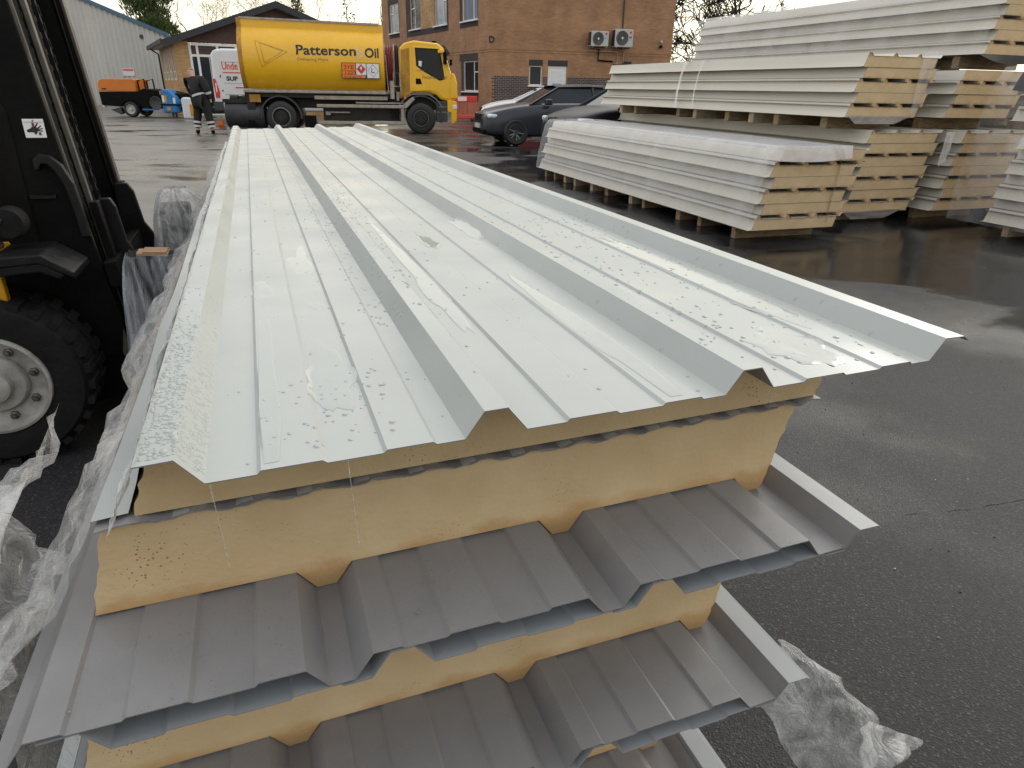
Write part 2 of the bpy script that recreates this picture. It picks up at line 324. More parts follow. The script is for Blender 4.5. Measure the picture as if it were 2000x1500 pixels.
def ground_mat():
    m = bpy.data.materials.new('wet asphalt'); m.use_nodes = True; t = m.node_tree; b = t.nodes['Principled BSDF']; b.inputs['Specular IOR Level'].default_value = .27
    tcn = N(t, 'ShaderNodeTexCoord'); sp = N(t, 'ShaderNodeSeparateXYZ'); t.links.new(tcn.outputs['Object'], sp.inputs[0])
    def noise_(sc, det=6, st=None, dist=0.):
        n = N(t, 'ShaderNodeTexNoise'); n.inputs['Scale'].default_value = sc; n.inputs['Detail'].default_value = det; n.inputs['Distortion'].default_value = dist
        if st:
            mm = N(t, 'ShaderNodeMapping'); mm.inputs['Scale'].default_value = st; t.links.new(tcn.outputs['Object'], mm.inputs[0]); t.links.new(mm.outputs[0], n.inputs[0])
        else: t.links.new(tcn.outputs['Object'], n.inputs[0])
        return n.outputs['Fac']
    def rng(v, a, b_, c, d, smooth=True):
        r = N(t, 'ShaderNodeMapRange'); r.inputs['From Min'].default_value = a; r.inputs['From Max'].default_value = b_; r.inputs['To Min'].default_value = c; r.inputs['To Max'].default_value = d
        if smooth: r.interpolation_type = 'SMOOTHSTEP'
        t.links.new(v, r.inputs['Value']); return r.outputs[0]
    def math_(op, a, b_):
        n = N(t, 'ShaderNodeMath', operation=op)
        for i, x in enumerate((a, b_)):
            if isinstance(x, (int, float)): n.inputs[i].default_value = x
            else: t.links.new(x, n.inputs[i])
        return n.outputs[0]
    # aggregate: three sizes of stone
    vo = N(t, 'ShaderNodeTexVoronoi'); vo.inputs['Scale'].default_value = 210; t.links.new(tcn.outputs['Object'], vo.inputs[0])
    rp = N(t, 'ShaderNodeValToRGB'); e = rp.color_ramp.elements; e[0].position = 0; e[0].color = (.010, .0102, .0113, 1); e[1].position = 1; e[1].color = (.070, .070, .072, 1)
    e.new(.55).color = (.0175, .0177, .0193, 1); e.new(.92).color = (.029, .029, .031, 1)
    sx = N(t, 'ShaderNodeSeparateColor'); t.links.new(vo.outputs['Color'], sx.inputs[0]); t.links.new(sx.outputs[0], rp.inputs[0])
    big = rng(noise_(.45, 7), .3, .7, .72, 1.25)
    ml = N(t, 'ShaderNodeMix', data_type='RGBA', blend_type='MULTIPLY'); ml.inputs['Factor'].default_value = 1; t.links.new(rp.outputs[0], ml.inputs[6]); t.links.new(big, ml.inputs[7])
    # paler beige area on the shed side of the yard
    cx = rng(math_('ADD', sp.outputs['X'], math_('MULTIPLY', noise_(.5, 5), 2.0)), -2.8, .3, 1, 0)
    cy = rng(sp.outputs['Y'], 3.5, 6.5, 0, 1)
    pale_side = math_('MULTIPLY', cx, cy)
    cc = N(t, 'ShaderNodeValToRGB'); cc.color_ramp.elements[0].position = .3; cc.color_ramp.elements[0].color = (.085, .078, .067, 1); cc.color_ramp.elements[1].position = .7; cc.color_ramp.elements[1].color = (.19, .173, .142, 1)
    t.links.new(noise_(.9, 8, (.5, 1.3, 1)), cc.inputs[0])
    mc = N(t, 'ShaderNodeMix', data_type='RGBA'); t.links.new(pale_side, mc.inputs['Factor']); t.links.new(ml.outputs[2], mc.inputs[6]); t.links.new(cc.outputs[0], mc.inputs[7])
    # standing water and damp
    grad = rng(sp.outputs['Y'], 2.6, 5.5, 0, .22)
    wet = rng(math_('SUBTRACT', math_('ADD', noise_(.37, 6, (1, 1.5, 1), .6), grad), math_('MULTIPLY', pale_side, .10)), .60, .74, 0, 1)
    damp = rng(math_('ADD', noise_(1.1, 6), grad), .45, .75, 0, 1)
    dk = N(t, 'ShaderNodeMix', data_type='RGBA', blend_type='MULTIPLY'); dk.inputs[7].default_value = (.64, .62, .61, 1)
    t.links.new(math_('MAXIMUM', wet, math_('MULTIPLY', damp, .6)), dk.inputs['Factor']); t.links.new(mc.outputs[2], dk.inputs[6]); t.links.new(dk.outputs[2], b.inputs['Base Color'])
    ro = math_('SUBTRACT', math_('SUBTRACT', .62, math_('MULTIPLY', damp, .26)), math_('MULTIPLY', wet, .27))
    t.links.new(math_('MAXIMUM', ro, .07), b.inputs['Roughness'])
    bp = N(t, 'ShaderNodeBump'); bp.inputs['Distance'].default_value = .0018
    t.links.new(math_('SUBTRACT', .75, math_('MULTIPLY', wet, .68)), bp.inputs['Strength'])
    t.links.new(vo.outputs['Distance'], bp.inputs['Height']); t.links.new(bp.outputs[0], b.inputs['Normal'])
    return m
M['ground'] = ground_mat()

# ------------------------------------------------------------------ ground
g = MB().add([(-600, -600, 0), (600, -600, 0), (600, 900, 0), (-600, 900, 0)], [(0, 1, 2, 3)]).build('ground', M['ground']); g['kind'] = 'structure'
mc = MB(); pts = [(1.05, 1.93), (1.24, 2.0), (1.45, 2.025), (1.65, 2.06), (1.88, 2.13), (2.1, 2.17), (2.6, 2.34)]
for (xa, ya), (xb, yb) in zip(pts, pts[1:]):
    n_ = int((xb-xa)/.012)
    for k in range(n_):
        if noise.noise((xa+k*.05, 3., 1.)) < -.12: continue
        f0, f1 = k/n_, (k+1.25)/n_; w = .0008+.0032*abs(noise.noise((xa*9+k*.37, 0, 2.)))+.0014*random.random(); jx = .009*noise.noise((xa*5+k*.21, 5., 0))
        mc.add([(xa+(xb-xa)*f0, ya+(yb-ya)*f0+jx-w, .003), (xa+(xb-xa)*f1, ya+(yb-ya)*f1+jx-w*.6, .003), (xa+(xb-xa)*f1, ya+(yb-ya)*f1+jx+w*.7, .003), (xa+(xb-xa)*f0, ya+(yb-ya)*f0+jx+w, .003)], [(0, 1, 2, 3)])
o = mc.build('asphalt_crack', M['dark']); o['kind'] = 'structure'

gr_ = MB(); rg = random.Random(9)
for k in range(170):
    x, y, r = rg.uniform(.9, 3.6), rg.uniform(1.2, 5.5), rg.uniform(.001, .0032)
    T = Matrix.Translation((x, y, r*.4)) @ Matrix.Rotation(rg.uniform(0, 3), 4, 'Z') @ Matrix.Rotation(rg.uniform(-.5, .5), 4, 'X')
    gr_.box(-r, r, -r*.7, r*.7, -r*.5, r*.5, 0 if rg.random() < .6 else 1, T)
o = gr_.build('grit', [M['bark'], M['foam_block']]); tag(o, 'loose grit and bits of debris scattered on the wet asphalt', 'grit', None, 'stuff')

# ------------------------------------------------------------------ buildings
def facade(mb, x0, x1, z0, z1, holes, y=0, depth=.11, m=0, mrev=None):
    """wall face in the local XZ plane (facing -Y) with real openings and reveals"""
    xs = sorted({x0, x1, *[h[0] for h in holes], *[h[1] for h in holes]}); zs = sorted({z0, z1, *[h[2] for h in holes], *[h[3] for h in holes]})
    for i in range(len(xs)-1):
        for j in range(len(zs)-1):
            a, b, c, d = xs[i], xs[i+1], zs[j], zs[j+1]; px, pz = (a+b)/2, (c+d)/2
            if any(h[0] < px < h[1] and h[2] < pz < h[3] for h in holes): continue
            mb.add([(a, y, c), (b, y, c), (b, y, d), (a, y, d)], [(0, 1, 2, 3)], m)
    for a, b, c, d in holes:
        q = y+depth
        mb.add([(a,y,c),(b,y,c),(b,y,d),(a,y,d),(a,q,c),(b,q,c),(b,q,d),(a,q,d)], [(0,4,5,1),(1,5,6,2),(2,6,7,3),(3,7,4,0)], m if mrev is None else mrev)
def window(parent, x0, x1, z0, z1, y=.06, splits=(), cross=None, glass='glass', sill=True, T=.045):
    """frame (part) > pane, sill (sub-parts); splits are mullion positions 0..1, cross (col, frac) adds a transom"""
    f = MB(); xs = [x0] + [x0+(x1-x0)*s for s in splits] + [x1]
    f.box(x0, x1, y, y+.06, z1-T, z1); f.box(x0, x1, y, y+.06, z0, z0+T)
    for i, x in enumerate(xs):
        a = x if i == 0 else (x-T if i == len(xs)-1 else x-T/2); f.box(a, a+T, y-.002, y+.058, z0+T, z1-T)
    if cross:
        c, fr = cross; zz = z0+(z1-z0)*fr; f.box(xs[c]+T, xs[c+1]-T*.5, y-.004, y+.056, zz, zz+T)
    fo = on('window', f, M['white_upvc'], parent)
    for i in range(len(xs)-1):
        MB().box(xs[i]+T*.5, xs[i+1]-T*.5, y+.025, y+.032, z0+T*.5, z1-T*.5).build('pane', M[glass], fo)
    if sill: MB().box(x0-.08, x1+.08, y-.16, y+.02, z0-.06, z0-.002).build('sill', M['white_upvc'], fo)
    return fo
# --- two storey brick office
bo = thing('brick_office', 'two storey orange brick office building with air conditioning units and white door', 'building', (-1.29, 34, 0))
def wall_obj(name, mb, mats, parent, rz, loc=(0, 0, 0), **k):
    o = mb.build(name, mats, parent, **k); o.rotation_euler = (0, 0, rz); o.location = loc; return o
RZ = R(17.3); LZ = R(116.7)
# entrance wall faces the yard: local x to the far end
w = MB(); facade(w, 0, 9.15, 0, 7.2, [(1.93, 2.55, 1.5, 2.33), (2.84, 3.76, 0.02, 2.33)])
w.add([(9.15, 0, 0), (9.15, 9, 0), (9.15, 9, 7.2), (9.15, 0, 7.2)], [(0, 1, 2, 3)])
ew = wall_obj('entrance_wall', w, M['brick_orange'], bo, RZ)
def on(name, mb, m, parent=ew, **k):
    if parent.name.endswith('_wall'):      # fixed to a wall: a part of the building, turned with that wall
        o = mb.build(name, m, bo, **k); o.rotation_euler = parent.rotation_euler; return o
    return mb.build(name, m, parent, **k)
on('string_course', MB().box(-.02, 9.17, -.018, .02, 2.97, 3.03).box(-.02, 9.17, -.018, .02, 2.87, 2.91), M['brick_orange'])
pl = MB()
for k in range(24):
    z0 = k*.078; pl.box(.12 + (.12 if k % 2 else 0), 1.86, -.004, .01, z0, z0+.0775)
pl.box(2.60, 2.80, -.004, .01, 0, 1.87); pl.box(1.862, 2.598, -.004, .01, 0, 1.40); pl.box(3.80, 9.14, -.004, .01, 0, 1.87)
on('dark_plinth', pl, M['brick_dark'])
on('lintel', MB().box(1.90, 2.57, -.006, .02, 2.335, 2.58), M['band']); on('lintel', MB().box(2.82, 3.80, -.006, .02, 2.335, 2.58), M['band'])
window(ew, 1.93, 2.55, 1.5, 2.33, .05)
dr = on('door', MB().box(2.84, 2.90, .03, .09, .02, 2.33).box(3.70, 3.76, .03, .09, .02, 2.33).box(2.9, 3.7, .03, .09, 2.26, 2.33).box(2.9, 3.7, .045, .08, .02, 2.26), M['white_upvc'])
on('door_panel', MB().box(3.02, 3.58, .038, .045, .25, .95).box(3.02, 3.58, .038, .045, 1.15, 2.12), M['white_paint'], dr)
on('notice', MB().box(3.08, 3.52, .031, .037, 1.42, 1.60), M['blue_ink'], dr)
on('handle', MB().box(3.62, 3.66, .0, .045, 1.02, 1.2), M['mid_grey'], dr)
on('louvre', MB().box(6.58, 7.06, -.02, .01, 2.10, 2.62), M['band'])
on('waste_pipe', MB().tube([(6.46, -.05, 3.1), (6.46, -.05, 7.2)], .035), M['dark_grey'])
dl = lettering('D', .38, M['black_ink'], bo, Matrix.Rotation(RZ, 3, 'Z') @ Vector((-.03, -.012, 3.22)), rot=(PI/2, 0, RZ), bold=.012, depth=.01, name='letter')
# street wall turns away
LW = [(12.89, 14.67, 4.32, 5.86), (9.04, 10.78, 4.31, 5.86), (5.11, 6.85, 4.27, 5.86), (1.26, 3.12, 4.24, 5.86), (1.23, 3.02, 1.20, 2.52)]
w = MB(); facade(w, -16.3, 0, 0, 7.2, [(-b, -a, c, d) for a, b, c, d in LW])
w.add([(-16.3, 0, 0), (-16.3, 9, 0), (-16.3, 9, 7.2), (-16.3, 0, 7.2)], [(0, 3, 2, 1)])
lw = wall_obj('yard_wall', w, M['brick_orange'], bo, LZ+PI)
on('string_course', MB().box(-16.3, .0, -.018, .02, 2.95, 3.01).box(-16.3, .0, -.018, .02, 2.84, 2.88), M['brick_orange'], lw)
for a, b, c, d in (LW[0], LW[3]):
    on('dark_surround', MB().box(-b-.28, -b-.003, -.006, .01, c-.28, d+.3).box(-a+.003, -a+.05, -.006, .01, c-.28, d+.3).box(-b, -a, -.006, .01, c-.28, c-.063).box(-b, -a, -.006, .01, d+.003, d+.3), M['band'], lw)
on('dark_surround', MB().box(-11.5, -10.783, -.006, .01, 3.96, 6.1).box(-5.107, -4.91, -.006, .01, 3.96, 6.1).box(-10.78, -5.11, -.006, .01, 3.96, 4.24), M['band'], lw)
on('buff_panel', MB().box(-9.037, -6.853, -.004, .01, 4.25, 5.86), M['brick_buff'], lw)
on('dark_surround', MB().box(-3.5, -1.22, -.006, .01, 2.523, 2.85).box(-3.3, -3.024, -.006, .01, .75, 2.52).box(-3.4, -1.2, -.006, .01, .75, 1.13), M['band'], lw)
for i, (a, b, c, d) in enumerate(LW):
    if i in (0, 1): window(lw, -b, -a, c, d, .05, (.42,), (0, .66), 'pale_glass' if i == 0 else 'glass')
    elif i in (2, 3): window(lw, -b, -a, c, d, .05, (.70,), (1, .66), 'pale_glass')
    else: window(lw, -b, -a, c, d, .05, (.68,), (1, .62))
c0 = Vector((0, 0)); e1 = Vector((math.cos(RZ), math.sin(RZ)))*9.15; e2 = Vector((math.cos(LZ), math.sin(LZ)))*16.3
MB().prism([(-.2, -.25), (e1.x+.2, e1.y-.2), (e1.x+e2.x, e1.y+e2.y+2), (e2.x-.3, e2.y+.2)], 'z', 7.2, 7.5).build('roof', M['roof_felt'], bo)
# --- air conditioners, hung on brackets from the wall
def on_wall(s, z, off=0.): 
    v = Vector((-1.29, 34, 0)) + Vector((math.cos(RZ), math.sin(RZ), 0))*s + Vector((math.sin(RZ), -math.cos(RZ), 0))*off; v.z = z; return v
def aircon(label, s0, s1, z0, z1):
    wd, h = s1-s0, z1-z0; t = thing('air_conditioner', label, 'air conditioner', on_wall(s0, z0, .5), RZ, 'condenser units on the office wall')
    MB().box(0, wd, 0, .36, 0, h).build('casing', M['light_grey'], t, bevel=.02)
    cx, cz, r = wd*.40, h*.5, min(h*.44, wd*.34)
    MB().lathe([(r, -.012), (r*.96, -.02), (r*.9, -.008), (.01, -.004)], (cx, 0, cz), 'y', 32).build('fan_grille', M['mid_grey'], t, 40)
    fb = MB()
    for k in range(5): fb.lathe([(r*(.22+.15*k), -.012), (r*(.25+.15*k), -.024), (r*(.28+.15*k), -.012)], (cx, 0, cz), 'y', 32)
    fb.build('grille_ring', M['dark_grey'], t)
    MB().lathe([(r*.16, -.01), (r*.16, -.03), (.002, -.032)], (cx, 0, cz), 'y', 20).build('hub', M['white_paint'], t)
    MB().lathe([(.055, -.003), (.055, -.007), (.001, -.007)], (wd*.85, 0, h*.83), 'y', 16).build('badge', M['red'], t)
    MB().box(wd*.78, wd*.92, -.006, 0, h*.5, h*.6).build('data_label', M['blue_ink'] if 'smaller' in label else M['mid_grey'], t)
    MB().box(wd*.1, wd*.14, .0, .55, -.05, -.005).box(wd*.86, wd*.9, .0, .55, -.05, -.005).build('bracket', M['grey_rail'], t)
    MB().box(-.004, .0, .03, .33, h*.06, h*.94).build('coil_panel', M['dark_grey'], t)
aircon('smaller square air conditioning unit beside a taller one on orange brick', 4.72, 5.58, 3.2, 3.83)
aircon('taller air conditioning unit under the vertical pipe on orange brick', 5.90, 6.82, 3.2, 3.95)
pg = thing('refrigerant_pipes', 'pale pipes running down the brick below the air conditioning units', 'pipe', on_wall(0, 0, .06), RZ)
MB().tube([(4.83, 0, 3.02), (6.28, 0, 3.0), (6.28, 0, 2.0)], .03).build('pale_pipe', M['grey_rail'], pg); MB().tube([(6.6, 0, 3.1), (6.6, 0, 2.55), (6.1, 0, 2.5)], .025).build('pale_pipe', M['grey_rail'], pg)
MB().tube([(5.3, 0, 3.1), (5.3, 0, 2.63), (6.05, 0, 2.6)], .035).build('black_pipe', M['black_paint'], pg)
cl = thing('security_light', 'small grey security light and camera near the far corner of the brick office', 'light', on_wall(8.55, 3.25, .0), RZ)
MB().box(-.05, .05, -.09, 0, .20, .33).build('lamp_head', M['light_grey'], cl, bevel=.015); MB().lathe([(.07, -.12), (.07, 0), (.0, 0)], (-.03, 0, .05), 'y', 14).build('camera_head', M['dark_grey'], cl)
# --- gabled bungalow
BR = R(30); bg_ = thing('bungalow', 'low gabled brick bungalow with dark fascia behind the yellow tanker', 'building', (-15.0, 33, 0), BR)
W2 = 8.9; ez, rz_ = 3.03, 4.62
wl = MB(); facade(wl, 0, .55, 0, ez, []); 
wl.add([(5.2, 0, 0), (W2, 0, 0), (W2, 0, ez), (5.2, 0, ez)], [(0, 1, 2, 3)]); wl.add([(W2, 0, 0), (W2, 12, 0), (W2, 12, ez), (W2, 0, ez)], [(0, 1, 2, 3)])
wl.build('front_wall', M['brick_buff'], bg_)
MB().add([(0, .0, ez-.0), (W2, 0, ez), (W2/2, 0, rz_-.1)], [(0, 1, 2)]).box(.55, 5.2, 0, .1, 2.98, ez).build('gable', M['brick_brown'], bg_)
# glazed shop front with door
fx = MB()
for a, b in ((.56, .66), (.86, .96), (1.7, 1.8), (2.5, 2.6), (3.8, 3.9), (5.1, 5.2)): fx.box(a, b, .02, .10, .05, 2.97)
fx.box(.68, 5.1, .022, .098, 2.87, 2.97).box(.68, 5.1, .022, .098, 2.42, 2.52)
sf = fx.build('shop_front', M['white_upvc'], bg_)
for a, b in ((.66, .86), (.96, 1.70), (1.8, 2.5), (2.6, 3.8), (3.9, 5.1)):
    MB().box(a, b, .055, .06, .06, 2.42).build('pane', M['glass'], sf); MB().box(a, b, .055, .06, 2.52, 2.87).build('pane', M['brick_brown'], sf)
sw = MB(); sw.add([(0, 0, 0), (0, 0, 1.45), (0, 8., 1.45), (0, 8., 0)], [(0, 1, 2, 3)])
for k in range(5): y0 = k*1.75; sw.add([(0, y0, 1.45), (0, y0, ez), (0, y0+1.0, ez), (0, y0+1.0, 1.45)], [(0, 1, 2, 3)])
sw.build('side_wall', M['brick_buff'], bg_)
for k in range(4):
    y0 = k*1.75+1.0; wf = MB().box(-.02, .05, y0, y0+.08, 1.45, ez).box(-.02, .05, y0+.67, y0+.75, 1.45, ez).box(-.02, .05, y0+.08, y0+.67, 1.45, 1.53).box(-.02, .05, y0+.08, y0+.67, 1.78, 1.84).build('window', M['white_upvc'], bg_)
    MB().box(.015, .02, y0+.08, y0+.67, 1.84, ez).build('pane', M['brick_brown'], wf); MB().box(.015, .02, y0+.08, y0+.67, 1.53, 1.78).build('pane', M['glass'], wf)
rf = MB(); ov, th = .42, .16; sl_ = (rz_-ez)/(W2/2)
def roofq(y0, y1): 
    a = (-.5, ez-.5*sl_+.12); b = (W2/2, rz_+.12); c = (W2+.5, ez-.5*sl_+.12)
    return a, b, c
a, b, c = roofq(0, 0)
rf.prism([(a[0], a[1]), (b[0], b[1]), (c[0], c[1]), (c[0], c[1]+.06), (b[0], b[1]+.06), (a[0], a[1]+.06)], 'y', -ov, 8.4)
rf.build('roof', M['roof_felt'], bg_)
MB().prism([(a[0], a[1]-.22), (b[0], b[1]-.22), (c[0], c[1]-.22), (c[0], c[1]-.003), (b[0], b[1]-.003), (a[0], a[1]-.003)], 'y', -ov-.01, -ov+.03).build('barge_board', M['roof_felt'], bg_)
MB().box(-.48, -.02, -ov+.04, 8.3, ez-.12, ez-.08).build('soffit', M['soffit'], bg_); MB().box(-.56, -.485, -ov, 8.4, ez-.14, ez+.04).build('gutter', M['roof_felt'], bg_)
MB().tube([(-.5, 7.0, ez-.1), (-.12, 7.2, ez-.35), (-.1, 7.2, 0)], .045).build('downpipe', M['black_paint'], bg_)
# --- steel clad shed
sh = thing('steel_shed', 'pale grey corrugated steel shed with blue roof trim', 'building', (-21.87, 46, 0), R(22))
co = MB(); x = -17.; rows = [[], []]
def vz(x): return 4.0 + .41*(.45-x) if x > -9 else 4.0 + .41*9.45 - .41*(-9-x)
while x < .5:
    for dx, dy in ((0, 0), (.10, 0), (.135, -.045), (.225, -.045), (.26, 0)):
        if dx < .26: rows[0].append((x+dx, dy, 0)); rows[1].append((x+dx, dy, vz(x+dx)))
    x += .26
co.strip(rows); co.add([(.46, 0, 0), (.46, 25, 0), (.46, 25, 4.0), (.46, 0, 4.0)], [(0, 1, 2, 3)])
co.build('cladding', M['shed'], sh)
MB().prism([(.62, 3.86), (.62, 4.10), (-9, 4.10+.41*9.62), (-17, 4.10+.41*1.62), (-17, 3.86+.41*1.62), (-9, 3.86+.41*9.62)], 'y', -.12, .02).build('verge_trim', M['trim_blue'], sh)
MB().box(.47, .75, -.1, 25, 3.75, 3.98).build('eaves_gutter', M['trim_blue'], sh)
MB().prism([(.6, 4.0), (-9, 4.0+.41*9.6), (-17, 4.0+.41*1.6), (-17, 4.06+.41*1.6), (-9, 4.06+.41*9.6), (.6, 4.06)], 'y', .03, 25).build('roof', M['trim_blue'], sh)
MB().lathe([(.11, -.09), (.11, 0)], (-.84, 0, 3.86), 'y', 14).lathe([(.11, -.09), (.001, -.09)], (-.84, 0, 3.86), 'y', 14).build('vent_cowl', M['dark_grey'], sh)
sg = thing('wall_sign', 'small white notice board with red heading on the grey shed', 'sign', (-21.87-2.2*math.cos(R(22)), 46-2.2*math.sin(R(22)), 1.68), R(22))
sg.location += Vector((math.sin(R(22)), -math.cos(R(22)), 0))*.06
MB().box(0, .62, 0, .03, 0, .42).build('board', M['white_paint'], sg); MB().box(.04, .58, -.004, .0, .27, .38).build('heading', M['red_ink'], sg)

# ------------------------------------------------------------------ trees
def bare_tree(name, label, loc, h, seed, spread=.6, twigm='twig', depth=5, r0=.22, split=(2, 3), first=.28, droop=0., lean=(0, 0), ivy=0, cut=.004, group=None, wob=.24):
    rnd = random.Random(seed); t = thing(name, label, 'tree', loc, 0, group); tr = MB(); tw = MB(); tips = []
    def grow(p, d, L, r, k):
        n = 5 if k == 0 else 4; pts = [p]; rs = [r]; q = p.copy(); dd = d.copy()
        for i in range(n):
            j = Vector((rnd.gauss(0, 1), rnd.gauss(0, 1), rnd.gauss(0, .7)))*(.10 if k == 0 else wob)
            dd = (dd + j + Vector((0, 0, .06 - droop*k*.16))).normalized(); q = q + dd*(L/n); pts.append(q.copy()); rs.append(max(cut, r*(1-.45*(i+1)/n)))
        (tr if k <= 2 else tw).tube(pts, rs, 7 if k == 0 else (5 if k < 3 else 3), cap=False)
        if k >= depth: return
        nb = rnd.randint(*split) + (1 if 0 < k < 3 else 0)
        for b in range(nb):
            i = n if b == 0 else rnd.randint(2 if k else 3, n); a = rnd.uniform(0, 2*PI)
            x = dd.orthogonal().normalized(); y = dd.cross(x); out = x*math.cos(a)+y*math.sin(a)
            nd = (dd*(1.0 if b == 0 else .55) + out*spread*rnd.uniform(.6, 1.3)).normalized()
            grow(pts[i], nd, L*rnd.uniform(.58, .86), max(cut, rs[i]*(.85 if b == 0 else .62)), k+1)
    grow(Vector((0, 0, -.05)), Vector((lean[0], lean[1], 1)).normalized(), h*first, r0, 0)
    tr.build('trunk', M['bark'], t, 60); tw.build('crown', M[twigm], t)
    if ivy:
        iv = MB()
        for k in range(ivy):
            z = rnd.uniform(.1, .75)*h; a = rnd.uniform(0, 2*PI); rr = rnd.uniform(.1, .55)*(1-z/h+.3); c = Vector((rr*math.cos(a)+lean[0]*z, rr*math.sin(a), z)); s_ = rnd.uniform(.05, .13)
            u = Vector((rnd.gauss(0, 1), rnd.gauss(0, 1), rnd.gauss(0, 1))).normalized(); v = u.orthogonal().normalized()
            iv.add([c-u*s_, c+v*s_*.6, c+u*s_, c-v*s_*.6], [(0, 1, 2, 3)])
        iv.build('ivy', M['ivy'], t)
    return t
gp = 'bare trees beyond the bungalow'
bare_tree('bare_tree', 'wide leafless oak with dense black branches behind the upper panel stack', (14.3, 48, 0), 13.5, 5, .85, 'bark', 6, .46, (3, 3), .26, cut=.03, wob=.17)
bare_tree('bare_tree', 'leafless brown tree above the joint of shed and bungalow roofs', (-25.0, 60, 0), 9.5, 21, .6, 'twig', 6, .16, (2, 3), .34, group=gp, cut=.007)
bare_tree('bare_tree', 'spreading leafless tree above the middle of the bungalow roof', (-20.6, 62, 0), 11, 33, .62, 'twig', 6, .18, (2, 3), .33, group=gp, cut=.008)
bare_tree('bare_tree', 'leafless tree clad in green ivy above the bungalow ridge', (-17.2, 60, 0), 12.5, 47, .5, 'twig', 6, .18, (2, 3), .3, ivy=1500, group=gp, cut=.008)
bare_tree('bare_tree', 'thin grey birch with hanging twigs between bungalow and brick office', (-12.3, 56, 0), 11, 52, .55, 'pale_twig', 6, .11, (2, 3), .36, droop=.7, ivy=260, group=gp, cut=.006)
bare_tree('bare_tree', 'slim leafless tree against the brick office corner', (-10.4, 62, 0), 12, 64, .5, 'pale_twig', 6, .11, (2, 3), .36, droop=.5, group=gp, cut=.006)
def conifer(label, loc, w, z0, z1, seed, n=15000):
    rnd = random.Random(seed); t = thing('conifer_tree', label, 'tree', loc); MB().tube([(0, 0, 0), (.1, 0, z0+1), (0, 0, z1*.8)], [.25, .2, .06], 7).build('trunk', M['bark'], t)
    lobes = []
    for k in range(46):
        f = rnd.random()**.8; z = z0+(z1-z0)*f; rr = w*.5*math.sqrt(max(.05, 1-f**2.2))*rnd.uniform(.35, .9); a = rnd.uniform(0, 2*PI); lobes.append((Vector((rr*math.cos(a), rr*math.sin(a), z)), rnd.uniform(.5, .95)))
    for part, mname in (('crown', 'conifer'), ('crown', 'conifer2')):
        cm = MB()
        for k in range(n//2):
            c, r = rnd.choice(lobes); d = Vector((rnd.gauss(0, 1), rnd.gauss(0, 1), rnd.gauss(.3, 1))).normalized(); p = c + d*r*rnd.uniform(.5, 1.05)
            up = (Vector((d.x*.6, d.y*.6, .9)) + Vector((rnd.gauss(0, .25), rnd.gauss(0, .25), 0))).normalized(); sd_ = up.cross(Vector((rnd.gauss(0, 1), rnd.gauss(0, 1), .1))).normalized()
            L, b = rnd.uniform(.16, .36), rnd.uniform(.03, .06); cm.add([p-sd_*b, p+sd_*b, p+up*L], [(0, 1, 2)])
        cm.build(part, M[mname], t)
conifer('bushy dark green conifer rising behind the grey shed roof', (-27.6, 58, 0), 4.6, 3.0, 8.6, 3)

# ------------------------------------------------------------------ vehicles
def wheel(parent, c, r, w, rim='alu', spokes=5, n=36, tyre='rubber_far', rimf=.64, facing=-1, hub_r=.16):
    """tyre part > rim sub-part; outer face at c.y, axle along y, body towards +y when facing=-1"""
    s = -facing; R_ = r*rimf
    prof = [(R_, .02), (R_*1.02, 0), (r*.86, -.006), (r*.96, .02), (r, .05), (r, w-.05), (r*.95, w), (R_, w), (R_, .02)]
    ty = MB().lathe([(a, b*s) for a, b in prof], (0, 0, 0), 'y', n).build('wheel', M[tyre], parent, 35); ty.location = c
    rm = MB().lathe([(R_*1.01, .012*s), (R_*.93, .004*s), (R_*.9, .05*s), (R_*.86, .07*s), (.001, .08*s)], (0, 0, 0), 'y', n)
    rm.lathe([(r*hub_r, .07*s), (r*hub_r, .012*s), (r*hub_r*.8, .004*s), (.001, .004*s)], (0, 0, 0), 'y', 20)
    rm.build('rim', M['dark_grey'] if spokes and rim == 'alu' else M[rim], ty, 35)
    if spokes:
        sp = MB()
        for k in range(spokes):
            for dd in (-.13, .13):
                a = 2*PI*k/spokes+dd; a2 = 2*PI*k/spokes+dd*1.5
                p, q = Vector((math.cos(a)*r*.12, .015*s, math.sin(a)*r*.12)), Vector((math.cos(a2)*R_*.95, .02*s, math.sin(a2)*R_*.95)); t = Vector((-math.sin(a), 0, math.cos(a)))*R_*.07
                sp.add([p-t, p+t, q+t*1.1, q-t*1.1, p-t+Vector((0, .03*s, 0)), p+t+Vector((0, .03*s, 0)), q+t+Vector((0, .03*s, 0)), q-t+Vector((0, .03*s, 0))], [(0,1,2,3),(0,4,5,1),(1,5,6,2),(2,6,7,3),(3,7,4,0)])
        sp.lathe([(R_*.99, .01*s), (R_*.92, .006*s), (R_*.9, .03*s)], (0, 0, 0), 'y', n)
        sp.build('spokes', M['alu'], ty)
    return ty
